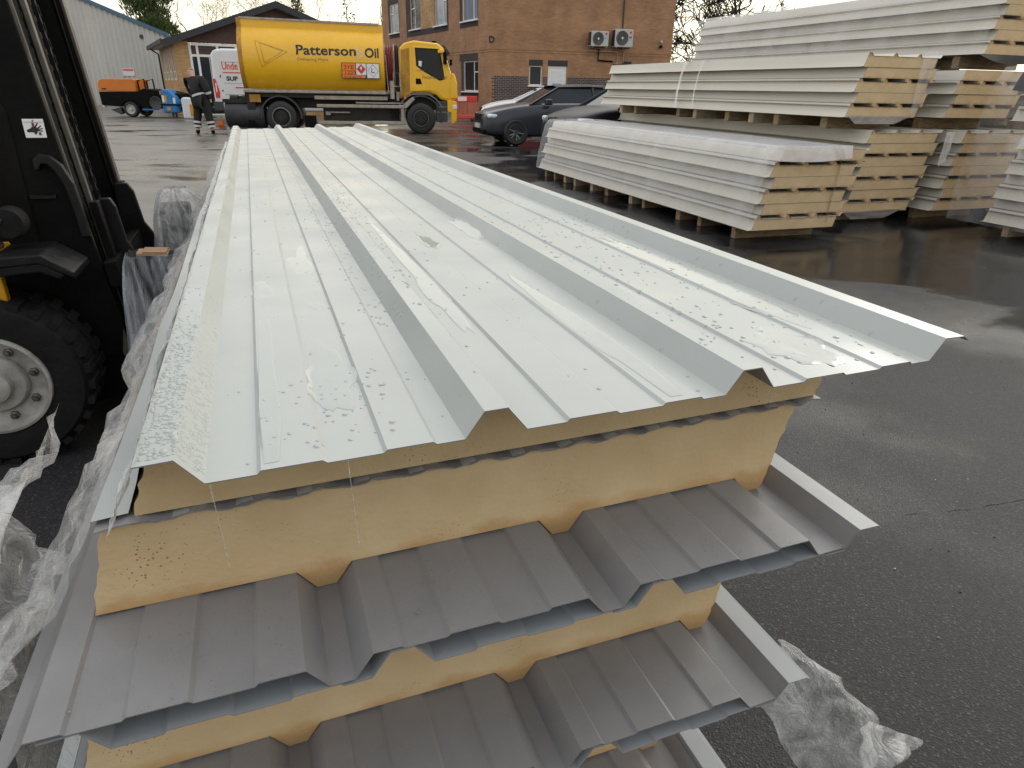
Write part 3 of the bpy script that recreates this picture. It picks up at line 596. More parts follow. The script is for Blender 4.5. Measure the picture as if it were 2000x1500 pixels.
# --- yellow fuel tanker (local x forward, y away from the yard, origin at the rear axle, yard side)
TK = thing('fuel_tanker', 'yellow fuel tanker lorry with black lettering and a red hose reel', 'tanker lorry', (-7.02, 21.75, 0), R(9.5))
TW = 2.42
def side(prof, y0=0): return prof
def bulge(z): return .34*abs((z-2.03)/.81)**2.5
right = [(bulge(1.22+1.6*k/22), 1.22+1.6*k/22) for k in range(23)] + [(.345, 2.85), (.34, 3.08)]
sec = right + [(TW-a, b) for a, b in right[::-1]]
tk = MB(); stn = [(-.93, 1.0), (-.2, 1.), (1., .99), (2.2, .975), (3.10, .96)]
grid = []
for x, k in stn: grid.append([(x, y, 1.22+(z-1.22)*k) for y, z in sec])
tk.strip([r[::-1] for r in grid])
b0 = len(tk.v)
for x, k, ins in ((-.93, 1., .0), (3.10, .96, 0)):
    pts = [(x, y, 1.22+(z-1.22)*k) for y, z in sec]; tk.add(pts, [tuple(range(len(pts)))] if x > 0 else [tuple(range(len(pts)))[::-1]])
tko = tk.build('tank', M['yellow'], TK, 38)
rim = MB()
for x0, x1, k in ((-1.02, -.9, 1.004),):
    rows = [[(x, y+(-.012 if y < TW/2 else .012), 1.215+(z-1.22)*k+.006) for y, z in sec] for x in (x0, x1)]; rim.strip([r[::-1] for r in rows])
    rim.add([(x0, y+(-.012 if y < TW/2 else .012), 1.215+(z-1.22)*k+.006) for y, z in sec], [tuple(range(len(sec)))[::-1]]) if x0 < 0 else None
    rim.build('tank_rim', M['yellow_dirty'], TK, 38); rim = MB()
MB().prism([(-.93, 3.07), (-.93, 3.12), (3.0, 3.035), (3.0, 2.985)], 'y', .31, .37).build('coaming_rail', M['grey_rail'], TK)
MB().box(-1.0, 3.1, .05, TW-.05, 1.13, 1.205).box(-1.0, 3.12, .02, .10, 1.12, 1.20).build('tank_rail', M['grey_rail'], TK, bevel=.015)
MB().box(1.0, 3.15, .08, .2, .96, 1.06).build('side_rail', M['grey_rail'], TK); MB().box(2.2, 3.7, .12, .2, .86, .90).build('side_rail', M['grey_rail'], TK)
MB().box(1.05, 3.62, .0, .1, .735, .83).prism([(3.6, .735), (3.6, .83), (3.9, 1.07), (3.98, 1.0), (3.7, .735)], 'y', .0, .1).build('side_guard', M['grey_rail'], TK, bevel=.015)
MB().box(1.05, 3.62, .0, .1, .27, .36).box(3.54, 3.62, .002, .098, .36, .735).build('side_guard', M['grey_rail'], TK, bevel=.01)
ch = MB().box(-1.5, 4.9, .55, .75, .7, 1.0).box(-1.5, 4.9, TW-.75, TW-.55, .7, 1.0).box(-1.0, 3.2, .15, TW-.15, 1.0, 1.128).box(1.2, 3.5, .3, .9, .36, .72).box(-.95, -.72, .1, .4, .5, 1.1).box(3.2, 3.5, .3, TW-.3, .4, 1.2)
ch.build('chassis', M['dark'], TK); MB().box(-.86, -.55, .06, .1, .86, 1.07).build('marker_plate', M['yellow_dirty'], TK)
MB().box(1.35, 2.0, .18, .29, .58, .62).box(1.28, 1.42, .18, .29, .52, .62).build('valve_pipes', M['grey_rail'], TK)
ft = MB().lathe([(.001, -1.62), (.36, -1.62), (.38, -1.58), (.38, -.55), (.36, -.51), (.001, -.51)], (0, .45, .5), 'x', 26); ft.build('rear_drum', M['dark_grey'], TK, 40)
MB().box(-1.66, -.6, .2, .5, .83, .93).lathe([(.09, -1.45), (.09, -1.22)], (0, .3, .95), 'x', 12).lathe([(.09, -1.1), (.09, -.85)], (0, .3, .95), 'x', 12).build('rear_frame', M['dark'], TK)
MB().box(-1.9, -1.72, .2, .28, .2, .32).lathe([(.07, 0), (.07, .08), (.001, .08)], (-1.8, .2, .17), 'y', 12).build('trailing_lamp', M['amber'], TK)
def mudguard(parent, cx, cz, r, a0, a1, y0, y1, m, name='mudguard'):
    g_ = [[], [], [], []]
    for k in range(15):
        a = R(a0+(a1-a0)*k/14); c, s_ = math.cos(a), math.sin(a)
        g_[0].append((cx+c*(r-.04), y0, cz+s_*(r-.04))); g_[1].append((cx+c*r, y0, cz+s_*r)); g_[2].append((cx+c*r, y1, cz+s_*r)); g_[3].append((cx+c*(r-.04), y1, cz+s_*(r-.04)))
    return MB().strip(g_).build(name, M[m], parent, 35)
for y, f_ in ((.02, -1), (TW-.02, 1)):
    wheel(TK, (0, y, .455), .455, .5, 'dark', 0, facing=f_, rimf=.60, hub_r=.38); wheel(TK, (4.14, y+(.03 if f_ < 0 else -.03), .455), .455, .29, 'dark', 0, facing=f_, rimf=.58, hub_r=.40)
mudguard(TK, 0, .455, .60, -5, 185, -.0, .55, 'dark_grey'); MB().box(.66, .98, .03, .3, .14, .5).build('mud_flap', M['black_paint'], TK); MB().box(-.98, -.8, .1, .5, .2, .62).build('mud_flap', M['black_paint'], TK)
wr = MB().lathe([(.275, -.012), (.25, -.03), (.24, -.012)], (0, .02, .455), 'y', 36).lathe([(.235, -.012), (.225, -.022), (.215, -.012)], (4.14, .05, .455), 'y', 36); wr.build('rim_ring', M['mid_grey'], TK, 40)
nb = MB()
for cx in (0, 4.14):
    for k in range(10): a = 2*PI*k/10; nb.lathe([(.016, -.03), (.016, .02)], (cx+.13*math.cos(a), .02, .455+.13*math.sin(a)), 'y', 6)
nb.build('wheel_nuts', M['mid_grey'], TK)
# cab
cb = [(3.58, 1.06), (3.56, 2.40), (3.72, 2.54), (4.0, 2.61), (4.70, 2.55), (4.88, 2.44), (4.95, 2.2), (5.14, 1.62), (5.20, 1.45), (5.22, .98), (4.93, .96), (4.76, 1.0), (4.62, 1.13), (4.4, 1.2), (3.9, 1.2), (3.78, 1.06)]
cab = MB().prism(cb, 'y', .10, TW-.10).build('cab', M['yellow'], TK, 30, bevel=.05, seg=3)
win = [(4.06, 2.38), (4.74, 2.36), (4.86, 1.60), (4.72, 1.56), (4.24, 1.81), (4.08, 1.93)]
dr_ = [(3.93, 1.22), (3.95, 2.46), (4.82, 2.42), (4.96, 1.95), (5.03, 1.5), (5.03, 1.03), (4.84, 1.03), (4.66, 1.2), (4.45, 1.255)]
do = MB().prism(dr_, 'y', .088, .16).build('door', M['yellow'], TK, bevel=.012)
MB().prism(win, 'y', .080, .12).build('window', M['cab_glass'], do, bevel=.008)
seal = MB(); k = len(win)
ctr = Vector((sum(p[0] for p in win)/k, sum(p[1] for p in win)/k))
outw = [(ctr + (Vector(p)-ctr)*1.09) for p in win]
for i in range(k):
    a, b, c_, d_ = win[i], win[(i+1) % k], outw[(i+1) % k], outw[i]; seal.add([(a[0], .084, a[1]), (b[0], .084, b[1]), (c_[0], .084, c_[1]), (d_[0], .084, d_[1])], [(0, 1, 2, 3), (3, 2, 1, 0)])
seal.build('window_seal', M['black_gloss'], do)
MB().prism([(4.02, 1.42), (4.02, 1.58), (4.16, 1.58), (4.2, 1.43)], 'y', .078, .1).build('handle_recess', M['black_paint'], do)
MB().prism([(4.12, 1.94), (4.12, 2.06), (4.22, 2.06), (4.2, 1.9)], 'y', .076, .081).build('tax_sticker', M['white_ink'], do)
MB().box(4.05, 4.3, .08, .09, 1.80, 1.81).build('crease', M['yellow_dirty'], do)
MB().prism([(3.60, 1.1), (3.60, 2.36), (3.86, 2.42), (3.84, 1.1)], 'y', .085, .2).build('air_intake', M['yellow_dirty'], TK, bevel=.02)
MB().prism([(4.80, 2.52), (4.92, 2.50), (5.10, 2.28), (5.02, 2.26), (4.90, 2.40), (4.82, 2.42)], 'y', .15, TW-.15).build('sun_visor', M['dark_grey'], TK, bevel=.01)
MB().prism([(4.962, 2.2), (5.15, 1.62), (5.165, 1.62), (4.975, 2.2)], 'y', .2, TW-.2).build('windscreen', M['cab_glass'], TK)
MB().box(4.70, 4.88, .0, .12, 2.28, 2.38).build('mirror_arm', M['yellow'], TK, bevel=.02); MB().box(4.86, 4.96, -.1, .06, 1.98, 2.32).build('mirror', M['black_paint'], TK, bevel=.02); MB().box(5.05, 5.12, -.02, .08, 1.95, 2.12).build('mirror', M['black_paint'], TK, bevel=.01)
MB().prism([(4.96, .98), (5.06, .98), (5.24, .95), (5.24, .40), (5.12, .30), (5.08, .30), (5.08, .62), (4.96, .66)], 'y', .06, TW-.06).build('bumper', M['yellow'], TK, bevel=.03)
MB().prism([(5.06, 1.02), (5.10, 1.75), (5.2, 1.72), (5.27, 1.45), (5.27, 1.02)], 'y', .07, TW-.07).build('front_panel', M['yellow'], TK, bevel=.04)
MB().box(5.12, 5.252, .05, .35, .72, .86).build('headlight', M['lamp'], TK, bevel=.02); MB().box(5.12, 5.252, TW-.35, TW-.05, .72, .86).build('headlight', M['lamp'], TK, bevel=.02)
MB().box(4.62, 4.96, .1, .5, .36, .96).build('cab_step', M['dark_grey'], TK, bevel=.015); MB().box(4.63, 4.95, .085, .1, .62, .66).box(4.63, 4.95, .085, .1, .78, .81).build('step_tread', M['mid_grey'], TK)
mudguard(TK, 4.14, .455, .66, -12, 196, .04, .6, 'dark_grey'); mudguard(TK, 4.14, .455, .75, 25, 150, .075, .5, 'mid_grey', 'arch_lip')
MB().box(3.62, 4.65, .3, TW-.3, .7, 1.1).build('engine_tunnel', M['dark'], TK); MB().box(3.64, 3.70, .05, .09, 1.0, 1.09).build('side_lamp', M['amber'], TK)
MB().box(4.55, 4.68, .3, .5, 2.58, 2.62).build('roof_marker', M['black_paint'], TK)
# hose reel between tank and cab
hr = MB().lathe([(.60, 3.13), (.60, 3.36)], (0, .75, 1.86), 'x', 36).lathe([(.60, 3.13), (.1, 3.13)], (0, .75, 1.86), 'x', 36).lathe([(.60, 3.36), (.1, 3.36)], (0, .75, 1.86), 'x', 36); 
for k in range(4): hr.lathe([(.60+.03*math.sin(PI*j/6), 3.14+.055*k+.055*j/6) for j in range(7)], (0, .75, 1.86), 'x', 36)
hro = hr.build('hose_reel', M['dark_red'], TK, 50)
for x in (3.10, 3.38): MB().lathe([(.66, x), (.68, x+.015), (.66, x+.03), (.62, x+.03), (.62, x), (.66, x)], (0, .75, 1.86), 'x', 40).build('reel_flange', M['grey_rail'], hro, 50)
MB().box(3.42, 3.54, .5, 1.0, 1.2, 2.5).build('spare_tank', M['dark_grey'], TK, bevel=.04); MB().tube([(3.36, .1, 1.35), (3.36, .1, 1.72), (3.54, .1, 1.72), (3.54, .1, 1.35), (3.36, .1, 1.35)], .018).build('hose_guide', M['grey_rail'], TK)
MB().tube([(3.15, .09, 2.2), (3.17, .08, 1.6), (3.2, .08, 1.15)], .014).tube([(3.3, .12, 1.5), (3.3, .12, 1.0)], .07, 10).tube([(3.46, .14, 1.2), (3.46, .14, .95)], .045, 10).build('meter_pipes', M['grey_rail'], TK)
# signwriting on the near flank of the tank
def flank(name, txt, size, m, x, z, width, bold=.0):
    o = lettering(txt, size, M[m], TK, (x, -.004, z), bold=bold, width=width, name=name)
    for v in o.data.vertices: v.co.z -= bulge(z+v.co.y)
    return o
flank('lettering', 'Patterson', .36, 'black_ink', .58, 2.16, 1.70, .007); flank('lettering', 'Oil', .36, 'black_ink', 2.55, 2.12, .40, .007)
flank('lettering', 'Delivering More', .11, 'dull_ink', .62, 2.0, .86)
def ring_poly(name, poly, wd, m, y=-.004, par=None):
    mb = MB(); k = len(poly); c_ = Vector((sum(p[0] for p in poly)/k, sum(p[1] for p in poly)/k)); inn = [c_+(Vector(p)-c_)*(1-wd) for p in poly]
    for i in range(k):
        a, b = poly[i], poly[(i+1) % k]; c2, d2 = inn[(i+1) % k], inn[i]
        for q in range(8):
            f0, f1 = q/8, (q+1)/8; L4 = [Vector(a).lerp(Vector(b), f0), Vector(a).lerp(Vector(b), f1), d2.lerp(c2, f1), d2.lerp(c2, f0)]
            mb.add([(p[0], y+(0 if par else bulge(p[1])), p[1]) for p in L4], [(0, 1, 2, 3), (3, 2, 1, 0)])
    return mb.build(name, M[m], par or TK)
ring_poly('arrow_emblem', [(2.33, 2.05), (2.33, 2.36), (2.54, 2.19)], .32, 'grey_ink')
ring_poly('large_arrow_emblem', [(-.53, 2.50), (.37, 2.22), (-.40, 1.80)], .05, 'yellow_dirty'); ring_poly('large_arrow_emblem', [(-.40, 2.45), (.24, 2.23), (-.31, 1.90)], .06, 'yellow_dirty', -.005)
HP = bpy.data.objects.new('hazard_plate', MB().box(0, 1.10, -.008, 0, 0, .42).mesh('hazard_plate', M['black_ink'])); C.objects.link(HP); HP.parent = TK; HP.location = (1.86, -.004, 1.55)
MB().box(.015, .40, -.012, -.008, .215, .405).box(.015, .40, -.012, -.008, .10, .205).box(.015, .68, -.012, -.008, .015, .09).build('orange_panel', M['orange_ink'], HP)
lettering('3YE', .15, M['black_ink'], HP, (.06, -.013, .25), width=.28); lettering('1223', .11, M['black_ink'], HP, (.06, -.013, .112), width=.31); lettering('Emergency', .05, M['black_ink'], HP, (.06, -.013, .035), width=.5)
MB().box(.42, .71, -.012, -.008, .10, .405).box(.73, 1.085, -.012, -.008, .015, .405).build('white_panel', M['white_ink'], HP)
MB().add([(.565, -.014, .115), (.70, -.014, .25), (.565, -.014, .39), (.43, -.014, .25)], [(0, 1, 2, 3)]).build('red_diamond', M['red'], HP)
MB().add([(.56, -.016, .22), (.60, -.016, .28), (.565, -.016, .34), (.53, -.016, .28)], [(0, 1, 2, 3)]).build('flame_symbol', M['white_ink'], HP)
ring_poly('diamond_outline', [(.907, .035), (1.07, .21), (.907, .39), (.745, .21)], .06, 'black_ink', -.014, HP)
MB().box(.87, .95, -.015, -.013, .16, .18).tube([(.85, -.014, .17), (.88, -.014, .24), (.87, -.014, .29)], .008, 4).build('fish_tree_symbol', M['black_ink'], HP)
dtx = lettering('Patterson   Oil', .13, M['dull_ink'], do, (4.22, .084, 1.58), width=.73)
# --- white van behind the tanker (local x forward)
VN = thing('white_van', 'white high roof van with red lettering, mostly hidden behind the tanker', 'van', (-11.1, 27, 0), R(6))
vp = [(0, .42), (.0, .95), (.05, 2.3), (.16, 2.45), (.45, 2.5), (3.9, 2.5), (4.35, 2.35), (4.75, 1.6), (5.55, 1.25), (5.75, .95), (5.8, .42)]
vb = MB().prism(vp, 'y', 0, 2.0).build('body', M['white_paint'], VN, 30, bevel=.08, seg=3)
for x in (1.0, 4.75): MB().lathe([(.001, -.004), (.42, -.004), (.42, .06)], (x, 0, .40), 'y', 26).build('wheel_arch', M['black_paint'], VN); wheel(VN, (x, -.02, .345), .345, .22, 'mid_grey', 0)
MB().add([(.06, -.012, .86), (.17, -.012, .86), (.20, -.012, 1.06), (.10, -.012, 1.5), (.03, -.012, 1.5)], [(0, 1, 2, 3, 4)]).prism([(.06, .86), (.2, .86), (.23, 1.06), (.12, 1.5), (.03, 1.5)], 'y', -.011, .05).build('tail_light', M['red'], VN)
MB().box(.1, .14, -.014, -.008, 1.05, 1.36).build('tail_light', M['white_ink'], VN)
MB().box(-.05, .3, -.01, .3, .42, .74).build('bumper', M['dark_grey'], VN, bevel=.02); MB().box(-.02, .0, .1, 1.9, .6, 2.25).build('rear_door', M['white_paint'], VN); MB().box(-.05, -.02, .93, 1.0, 1.2, 1.5).build('handle', M['black_paint'], VN)
MB().box(.42, 3.2, -.012, 0, 2.06, 2.075).box(.42, 3.2, -.012, 0, 1.36, 1.375).box(.42, 3.2, -.012, 0, .98, 1.0).build('body_crease', M['light_grey'], VN)
MB().box(.30, .33, -.02, .0, 1.55, 1.63).box(.32, .35, -.02, 0, 1.08, 1.14).build('hinge', M['black_paint'], VN)
lettering('Unde', .36, M['red_ink'], VN, (.40, -.012, 1.82), width=.55, bold=.004); lettering('SUP', .2, M['black_ink'], VN, (.52, -.012, 1.45), width=.40, bold=.006)
MB().box(.42, 1.4, -.012, -.006, 1.70, 1.735).build('red_stripe', M['red_ink'], VN); MB().box(.8, 1.2, -.012, -.006, 1.20, 1.24).build('red_line', M['red_ink'], VN)
MB().prism([(4.0, 1.62), (4.05, 2.2), (4.3, 2.18), (4.62, 1.62)], 'y', -.01, .02).build('window', M['glass'], VN)

def car(name, label, loc, rz, paint, L=4.6, Wd=1.8, H=1.42, hood=.98, nose=.68, wheels=(.85, 3.62), wr=.325, estate=True, deck=1.02, ws=1.22):
    """x from nose (0) to tail, y across (0 = side towards the yard)"""
    t = thing(name, label, 'car', loc, rz)
    ST = [(0, .30, nose-.10, .64), (.015, .28, nose-.06, .68), (.09, .22, nose+.03, .76), (.28, .19, nose+.10, .83), (.7, .18, nose+.2, .885), (1.25, .18, hood, .9), (2.2, .18, hood+.03, .9), (3.3, .18, hood+.05, .9), (L-.6, .19, deck+.02, .88), (L-.15, .26, deck-.02, .82), (L-.015, .34, deck-.09, .75), (L, .36, deck-.12, .72)]
    b = MB(); rows = []
    for x, zb, zt, hw in ST:
        k = Wd/1.8; hw *= k; r = []; half = [(hw*.90, zb), (hw*.985, zb+.10), (hw, zb+(zt-zb)*.45), (hw*.985, zb+(zt-zb)*.72), (hw*.94, zt-.05), (hw*.86, zt-.005), (hw*.5, zt+.025), (0, zt+.035)]
        r = [(x, Wd/2-a, z) for a, z in half] + [(x, Wd/2+a, z) for a, z in half[::-1][1:]]; rows.append(r)
    b.strip(rows); n = len(rows[0])
    b.add(rows[0], [tuple(range(n))[::-1]]); b.add(rows[-1], [tuple(range(n))])
    for i in range(len(rows)-1): b.add([rows[i][0], rows[i][-1], rows[i+1][-1], rows[i+1][0]], [(0, 1, 2, 3)])
    body = b.build('body', M[paint], t)
    bm = bmesh.new(); bm.from_mesh(body.data); bmesh.ops.remove_doubles(bm, verts=bm.verts, dist=1e-4); bmesh.ops.recalc_face_normals(bm, faces=bm.faces); bm.to_mesh(body.data); bm.free()
    cut = MB()
    for x in wheels: cut.lathe([(.001, -.3), (wr+.055, -.3), (wr+.055, .26), (.001, .26)], (x, 0, wr), 'y', 30); cut.lathe([(.001, Wd-.26), (wr+.055, Wd-.26), (wr+.055, Wd+.3), (.001, Wd+.3)], (x, 0, wr), 'y', 30)
    co_ = cut.build('arch_cutter', M['black_paint'])
    bm = bmesh.new(); bm.from_mesh(co_.data); bmesh.ops.remove_doubles(bm, verts=bm.verts, dist=1e-4); bmesh.ops.recalc_face_normals(bm, faces=bm.faces); bm.to_mesh(co_.data); bm.free()
    sb = body.modifiers.new('smooth', 'SUBSURF'); sb.levels = 2; sb.render_levels = 2; apply_mods(body)
    md = body.modifiers.new('arch', 'BOOLEAN'); md.object = co_; md.operation = 'DIFFERENCE'; md.solver = 'EXACT'; bpy.context.view_layer.update(); apply_mods(body)
    bpy.data.objects.remove(co_)
    body.data.materials.clear(); body.data.materials.append(M[paint])
    body.data.polygons.foreach_set('material_index', [0]*len(body.data.polygons)); body.data.polygons.foreach_set('use_smooth', [True]*len(body.data.polygons)); body.data.set_sharp_from_angle(angle=R(38))
    # greenhouse
    zb = hood-.0; rf_ = H-.02; x0, x1, x2, x3 = ws, ws+.78, (L-.95 if estate else L-1.7), (L-.28 if estate else L-.75)
    hb, ht = Wd/2*.90, Wd/2*.66
    base = [(x0, zb-.02), (x3, deck)]
    def q(x, f, z): return (x, Wd/2+f, z)
    gh = MB(); A = [q(x0, -hb*.92, zb-.03), q(x0, hb*.92, zb-.03), q(x3, hb*.9, deck-.02), q(x3, -hb*.9, deck-.02)]; B = [q(x1, -ht*.95, rf_-.03), q(x1, ht*.95, rf_-.03), q(x2, ht*.93, rf_-.04), q(x2, -ht*.93, rf_-.04)]
    gh.add(A+B, [(0, 4, 5, 1), (1, 5, 6, 2), (2, 6, 7, 3), (3, 7, 4, 0), (4, 7, 6, 5)]); gh.build('windows', M['glass'], t)
    rs = []
    for i in range(9):
        f = i/8; x = x1-.06+(x2-x1+.14)*f; zz = rf_-.03+.06*math.sin(PI*min(1, max(0, f*.9+.08))); rs.append([q(x, -ht*1.0, zz-.035), q(x, -ht*.97, zz-.005), q(x, -ht*.5, zz+.018), q(x, 0, zz+.024), q(x, ht*.5, zz+.018), q(x, ht*.97, zz-.005), q(x, ht*1.0, zz-.035)])
    MB().strip(rs).build('roof', M[paint], t, 50)
    pm = MB()
    for s_ in (-1, 1):
        pm.tube([q(x0-.02, s_*hb*.94, zb-.03), q(x1, s_*ht*.98, rf_-.035), q((x1+x2)/2, s_*ht, rf_-.01), q(x2, s_*ht*.96, rf_-.045), q(x3, s_*hb*.92, deck-.03)], [.035, .03, .026, .03, .05], 6)
        xm = (x1+x2)/2+.1; pm.tube([q(xm+.05, s_*(hb*.925+.004), zb-.02), q(xm, s_*ht*1.0, rf_-.03)], .035, 4)
    pm.build('pillars', M[paint], t, 60)
    MB().tube([q(1.5, -hb*.975, zb-.01), q(x3-.1, -hb*.965, deck+.01)], .012, 4).build('chrome_strip', M['alu'] if estate else M['black_paint'], t)
    MB().box(1.55, 1.72, -.16, .04, zb-.02, zb+.12).build('door_mirror', M[paint], t, bevel=.03)
    for yy in (.10, Wd-.42): MB().box(.10, .50, yy, yy+.36, nose-.07, nose+.03, 0, Matrix.Translation((0, 0, 0))).build('headlight', M['lamp'], t, bevel=.04, seg=3)
    for yy in (Wd/2-.34, Wd/2+.04): MB().box(-.02, .06, yy, yy+.30, nose-.16, nose+.03).build('grille', M['black_gloss'], t, bevel=.03)
    MB().box(-.035, .02, Wd/2-.26, Wd/2+.26, .40, .51).build('number_plate', M['white_paint'], t); MB().box(-.01, .12, .18, Wd-.18, .26, .38).build('air_dam', M['black_paint'], t, bevel=.02)
    MB().box(wheels[0]+.4, wheels[1]-.4, .02, .1, .15, .215).build('side_sill', M['mid_grey'], t)
    dl_ = MB(); 
    for x in (1.62, 2.62, 3.35): dl_.box(x, x+.012, .0, .06, .3, zb-.03)
    for x in wheels:
        wheel(t, (x, .015, wr), wr, .22, 'alu', 5); wheel(t, (x, Wd-.015, wr), wr, .22, 'alu', 0, facing=1)
    MB().box(wheels[0]-.4, wheels[1]+.4, .28, Wd-.28, .2, .75).build('underbody', M['dark'], t)
    return t
# cars point towards the tanker: local x runs nose to tail
car('parked_car', 'dark blue grey estate car with silver alloy wheels beside the white car', (-.80, 18.25, 0), R(14), 'car_grey', 4.6, 1.8, 1.45, 1.0, .72, (.83, 3.62), .325)
car('parked_car', 'black family car with bright headlamp, half hidden by the wrapped panel stack', (1.12, 13.0, 0), R(24), 'car_dark', 4.4, 1.82, 1.54, 1.06, .84, (.85, 3.5), .33, ws=.92)
car('parked_car', 'small white car with red tail lamp behind the dark estate car', (-1.2, 25.0, 0), R(6), 'white_paint', 4.0, 1.72, 1.36, .98, .72, (.75, 3.2), .31, False)
wc = thing('red_bonnet_cover', 'low red moulded cover between the white car and the estate car', 'cover', (.1, 23.6, 0), R(12))
MB().prism([(0, 0), (0, .66), (.25, .86), (.6, .84), (1.3, .62), (1.3, 0)], 'y', 0, .8).build('cover_body', M['dark_red'], wc, bevel=.05)
# --- red barrier
def barrier(label, loc, rz, L=1.35, H=1.02):
    t = thing('plastic_barrier', label, 'barrier', loc, rz)
    MB().box(0, L, 0, .05, H-.24, H).build('top_board', M['red'], t, bevel=.03); MB().box(L*.38, L*.66, -.006, 0, H-.2, H-.03).build('white_panel', M['white_ink'], t)
    MB().box(0, L, 0, .05, .12, .26).build('bottom_board', M['barrier'], t, bevel=.02)
    n = 9
    for k in range(n): x = .03+(L-.1)*k/(n-1); MB().box(x, x+.05, .005, .045, .26, H-.24).build('slat', M['barrier'], t)
    for x in (.15, L-.3): MB().box(x, x+.18, -.22, .27, 0, .12).build('foot', M['dark'], t, bevel=.02)
    return t
barrier('red plastic pedestrian barrier with white panel at the corner of the brick office', (-3.05, 31.6, 0), R(8))
# --- towable compressor and the blue machine
CP = thing('towable_compressor', 'black towable compressor with an orange canopy and one road wheel', 'compressor trailer', (-15.97, 30.2, 0), R(2))
MB().prism([(-1.22, .98), (-1.2, 1.28), (-1.12, 1.4), (-.98, 1.45), (.27, 1.46), (.30, 1.42), (.30, .98)], 'y', .12, 1.35).build('canopy', M['orange'], CP, bevel=.04, seg=3)
MB().box(-1.05, -.88, .11, .13, 1.05, 1.09).build('latch', M['black_paint'], CP)
MB().prism([(-1.2, .96), (-1.18, .45), (-.5, .40), (.6, .40), (2.0, .28), (2.02, .92), (1.5, 1.02), (.62, 1.10), (.30, .97)], 'y', .1, 1.37).build('body', M['black_paint'], CP, bevel=.02)
MB().tube([(.36, .3, .97), (.36, .3, 1.40), (.62, .3, 1.46), (.64, .3, 1.05)], .035).tube([(.36, 1.1, .97), (.36, 1.1, 1.40), (.62, 1.1, 1.46), (.64, 1.1, 1.05)], .035).build('roll_frame', M['black_paint'], CP, 40)
wheel(CP, (0, .02, .305), .305, .2, 'light_grey', 0, rimf=.62, hub_r=.2); mudguard(CP, 0, .305, .38, 15, 165, .03, .25, 'black_paint'); wheel(CP, (0, 1.45, .305), .305, .2, 'light_grey', 0, facing=1)
MB().prism([(-.85, .28), (-.45, .38), (-.38, .16), (-.48, .1)], 'y', .1, .3).build('mud_flap', M['dark_grey'], CP)
MB().lathe([(.26, .08), (.24, .06), (.20, .085), (.001, .085)], (1.05, 0, .56), 'y', 26).build('hose_coil', M['dark_grey'], CP, 50)
MB().box(.45, 1.0, .08, .12, .28, .33).build('blue_strip', M['blue'], CP); MB().tube([(2.0, .7, .35), (3.2, .7, .40), (4.0, .72, .42)], .05).tube([(2.0, .3, .3), (3.2, .66, .40)], .03).build('tow_bar', M['dark_grey'], CP)
MB().box(-1.2, -1.1, .15, .3, .38, .5).build('number_plate', M['white_ink'], CP)
BP = thing('blue_pump', 'bright blue moulded pump housing with yellow labels beside the compressor', 'pump', (-14.55, 30.05, 0), R(2))
MB().prism([(0, .2), (.0, 1.0), (.12, 1.1), (.32, 1.08), (.58, .8), (.62, .62), (.56, .2)], 'y', 0, .6).build('housing', M['blue'], BP, bevel=.05, seg=3)
MB().box(-.02, .03, -.03, .1, .88, 1.02).build('side_lamp', M['amber'], BP, bevel=.01); MB().box(.12, .22, -.01, .0, .6, .86).box(.18, .32, -.01, 0, .30, .42).build('yellow_label', M['yellow_fl'], BP); MB().box(.04, .12, -.01, 0, .6, .86).box(.47, .56, -.01, 0, .56, .78).build('white_label', M['white_ink'], BP)
MB().box(-.05, .66, -.02, .62, .48, .54).build('strap', M['black_paint'], BP); MB().tube([(.3, .2, .0), (.3, .2, .2)], .05).tube([(.3, .5, 0), (.3, .5, .2)], .05).build('leg', M['dark_grey'], BP)
DM = thing('cement_bag', 'white and yellow bag leaning between the blue pump and the workman', 'bag', (-13.55, 29.6, 0), R(10))
MB().prism([(0, 0), (.0, .75), (.1, .82), (.5, .78), (.56, 0)], 'y', 0, .3).build('bag_body', M['white_paint'], DM, bevel=.08, seg=3); MB().box(.30, .54, -.012, .0, .1, .55).build('yellow_print', M['yellow_fl'], DM)

# ------------------------------------------------------------------ workman
def skin_obj(name, verts, edges, radii, m, parent, lv=2, root=0):
    me = bpy.data.meshes.new(name); me.from_pydata([tuple(v) for v in verts], edges, []); o = bpy.data.objects.new(name, me); C.objects.link(o)
    o.modifiers.new('skin', 'SKIN'); 
    for i, r in enumerate(radii):
        sv = me.skin_vertices[0].data[i]; sv.radius = (r, r) if isinstance(r, (int, float)) else r; sv.use_root = (i == root)
    s_ = o.modifiers.new('sub', 'SUBSURF'); s_.levels = lv; s_.render_levels = lv
    bpy.context.view_layer.update(); apply_mods(o); o.data.materials.clear(); o.data.materials.append(m); o.data.polygons.foreach_set('use_smooth', [True]*len(o.data.polygons)); o.parent = parent
    return o
PM = thing('person', 'workman in black jacket and trousers with reflective bands, bending over beside the van', 'person', (-8.9, 20.65, 0), R(0))
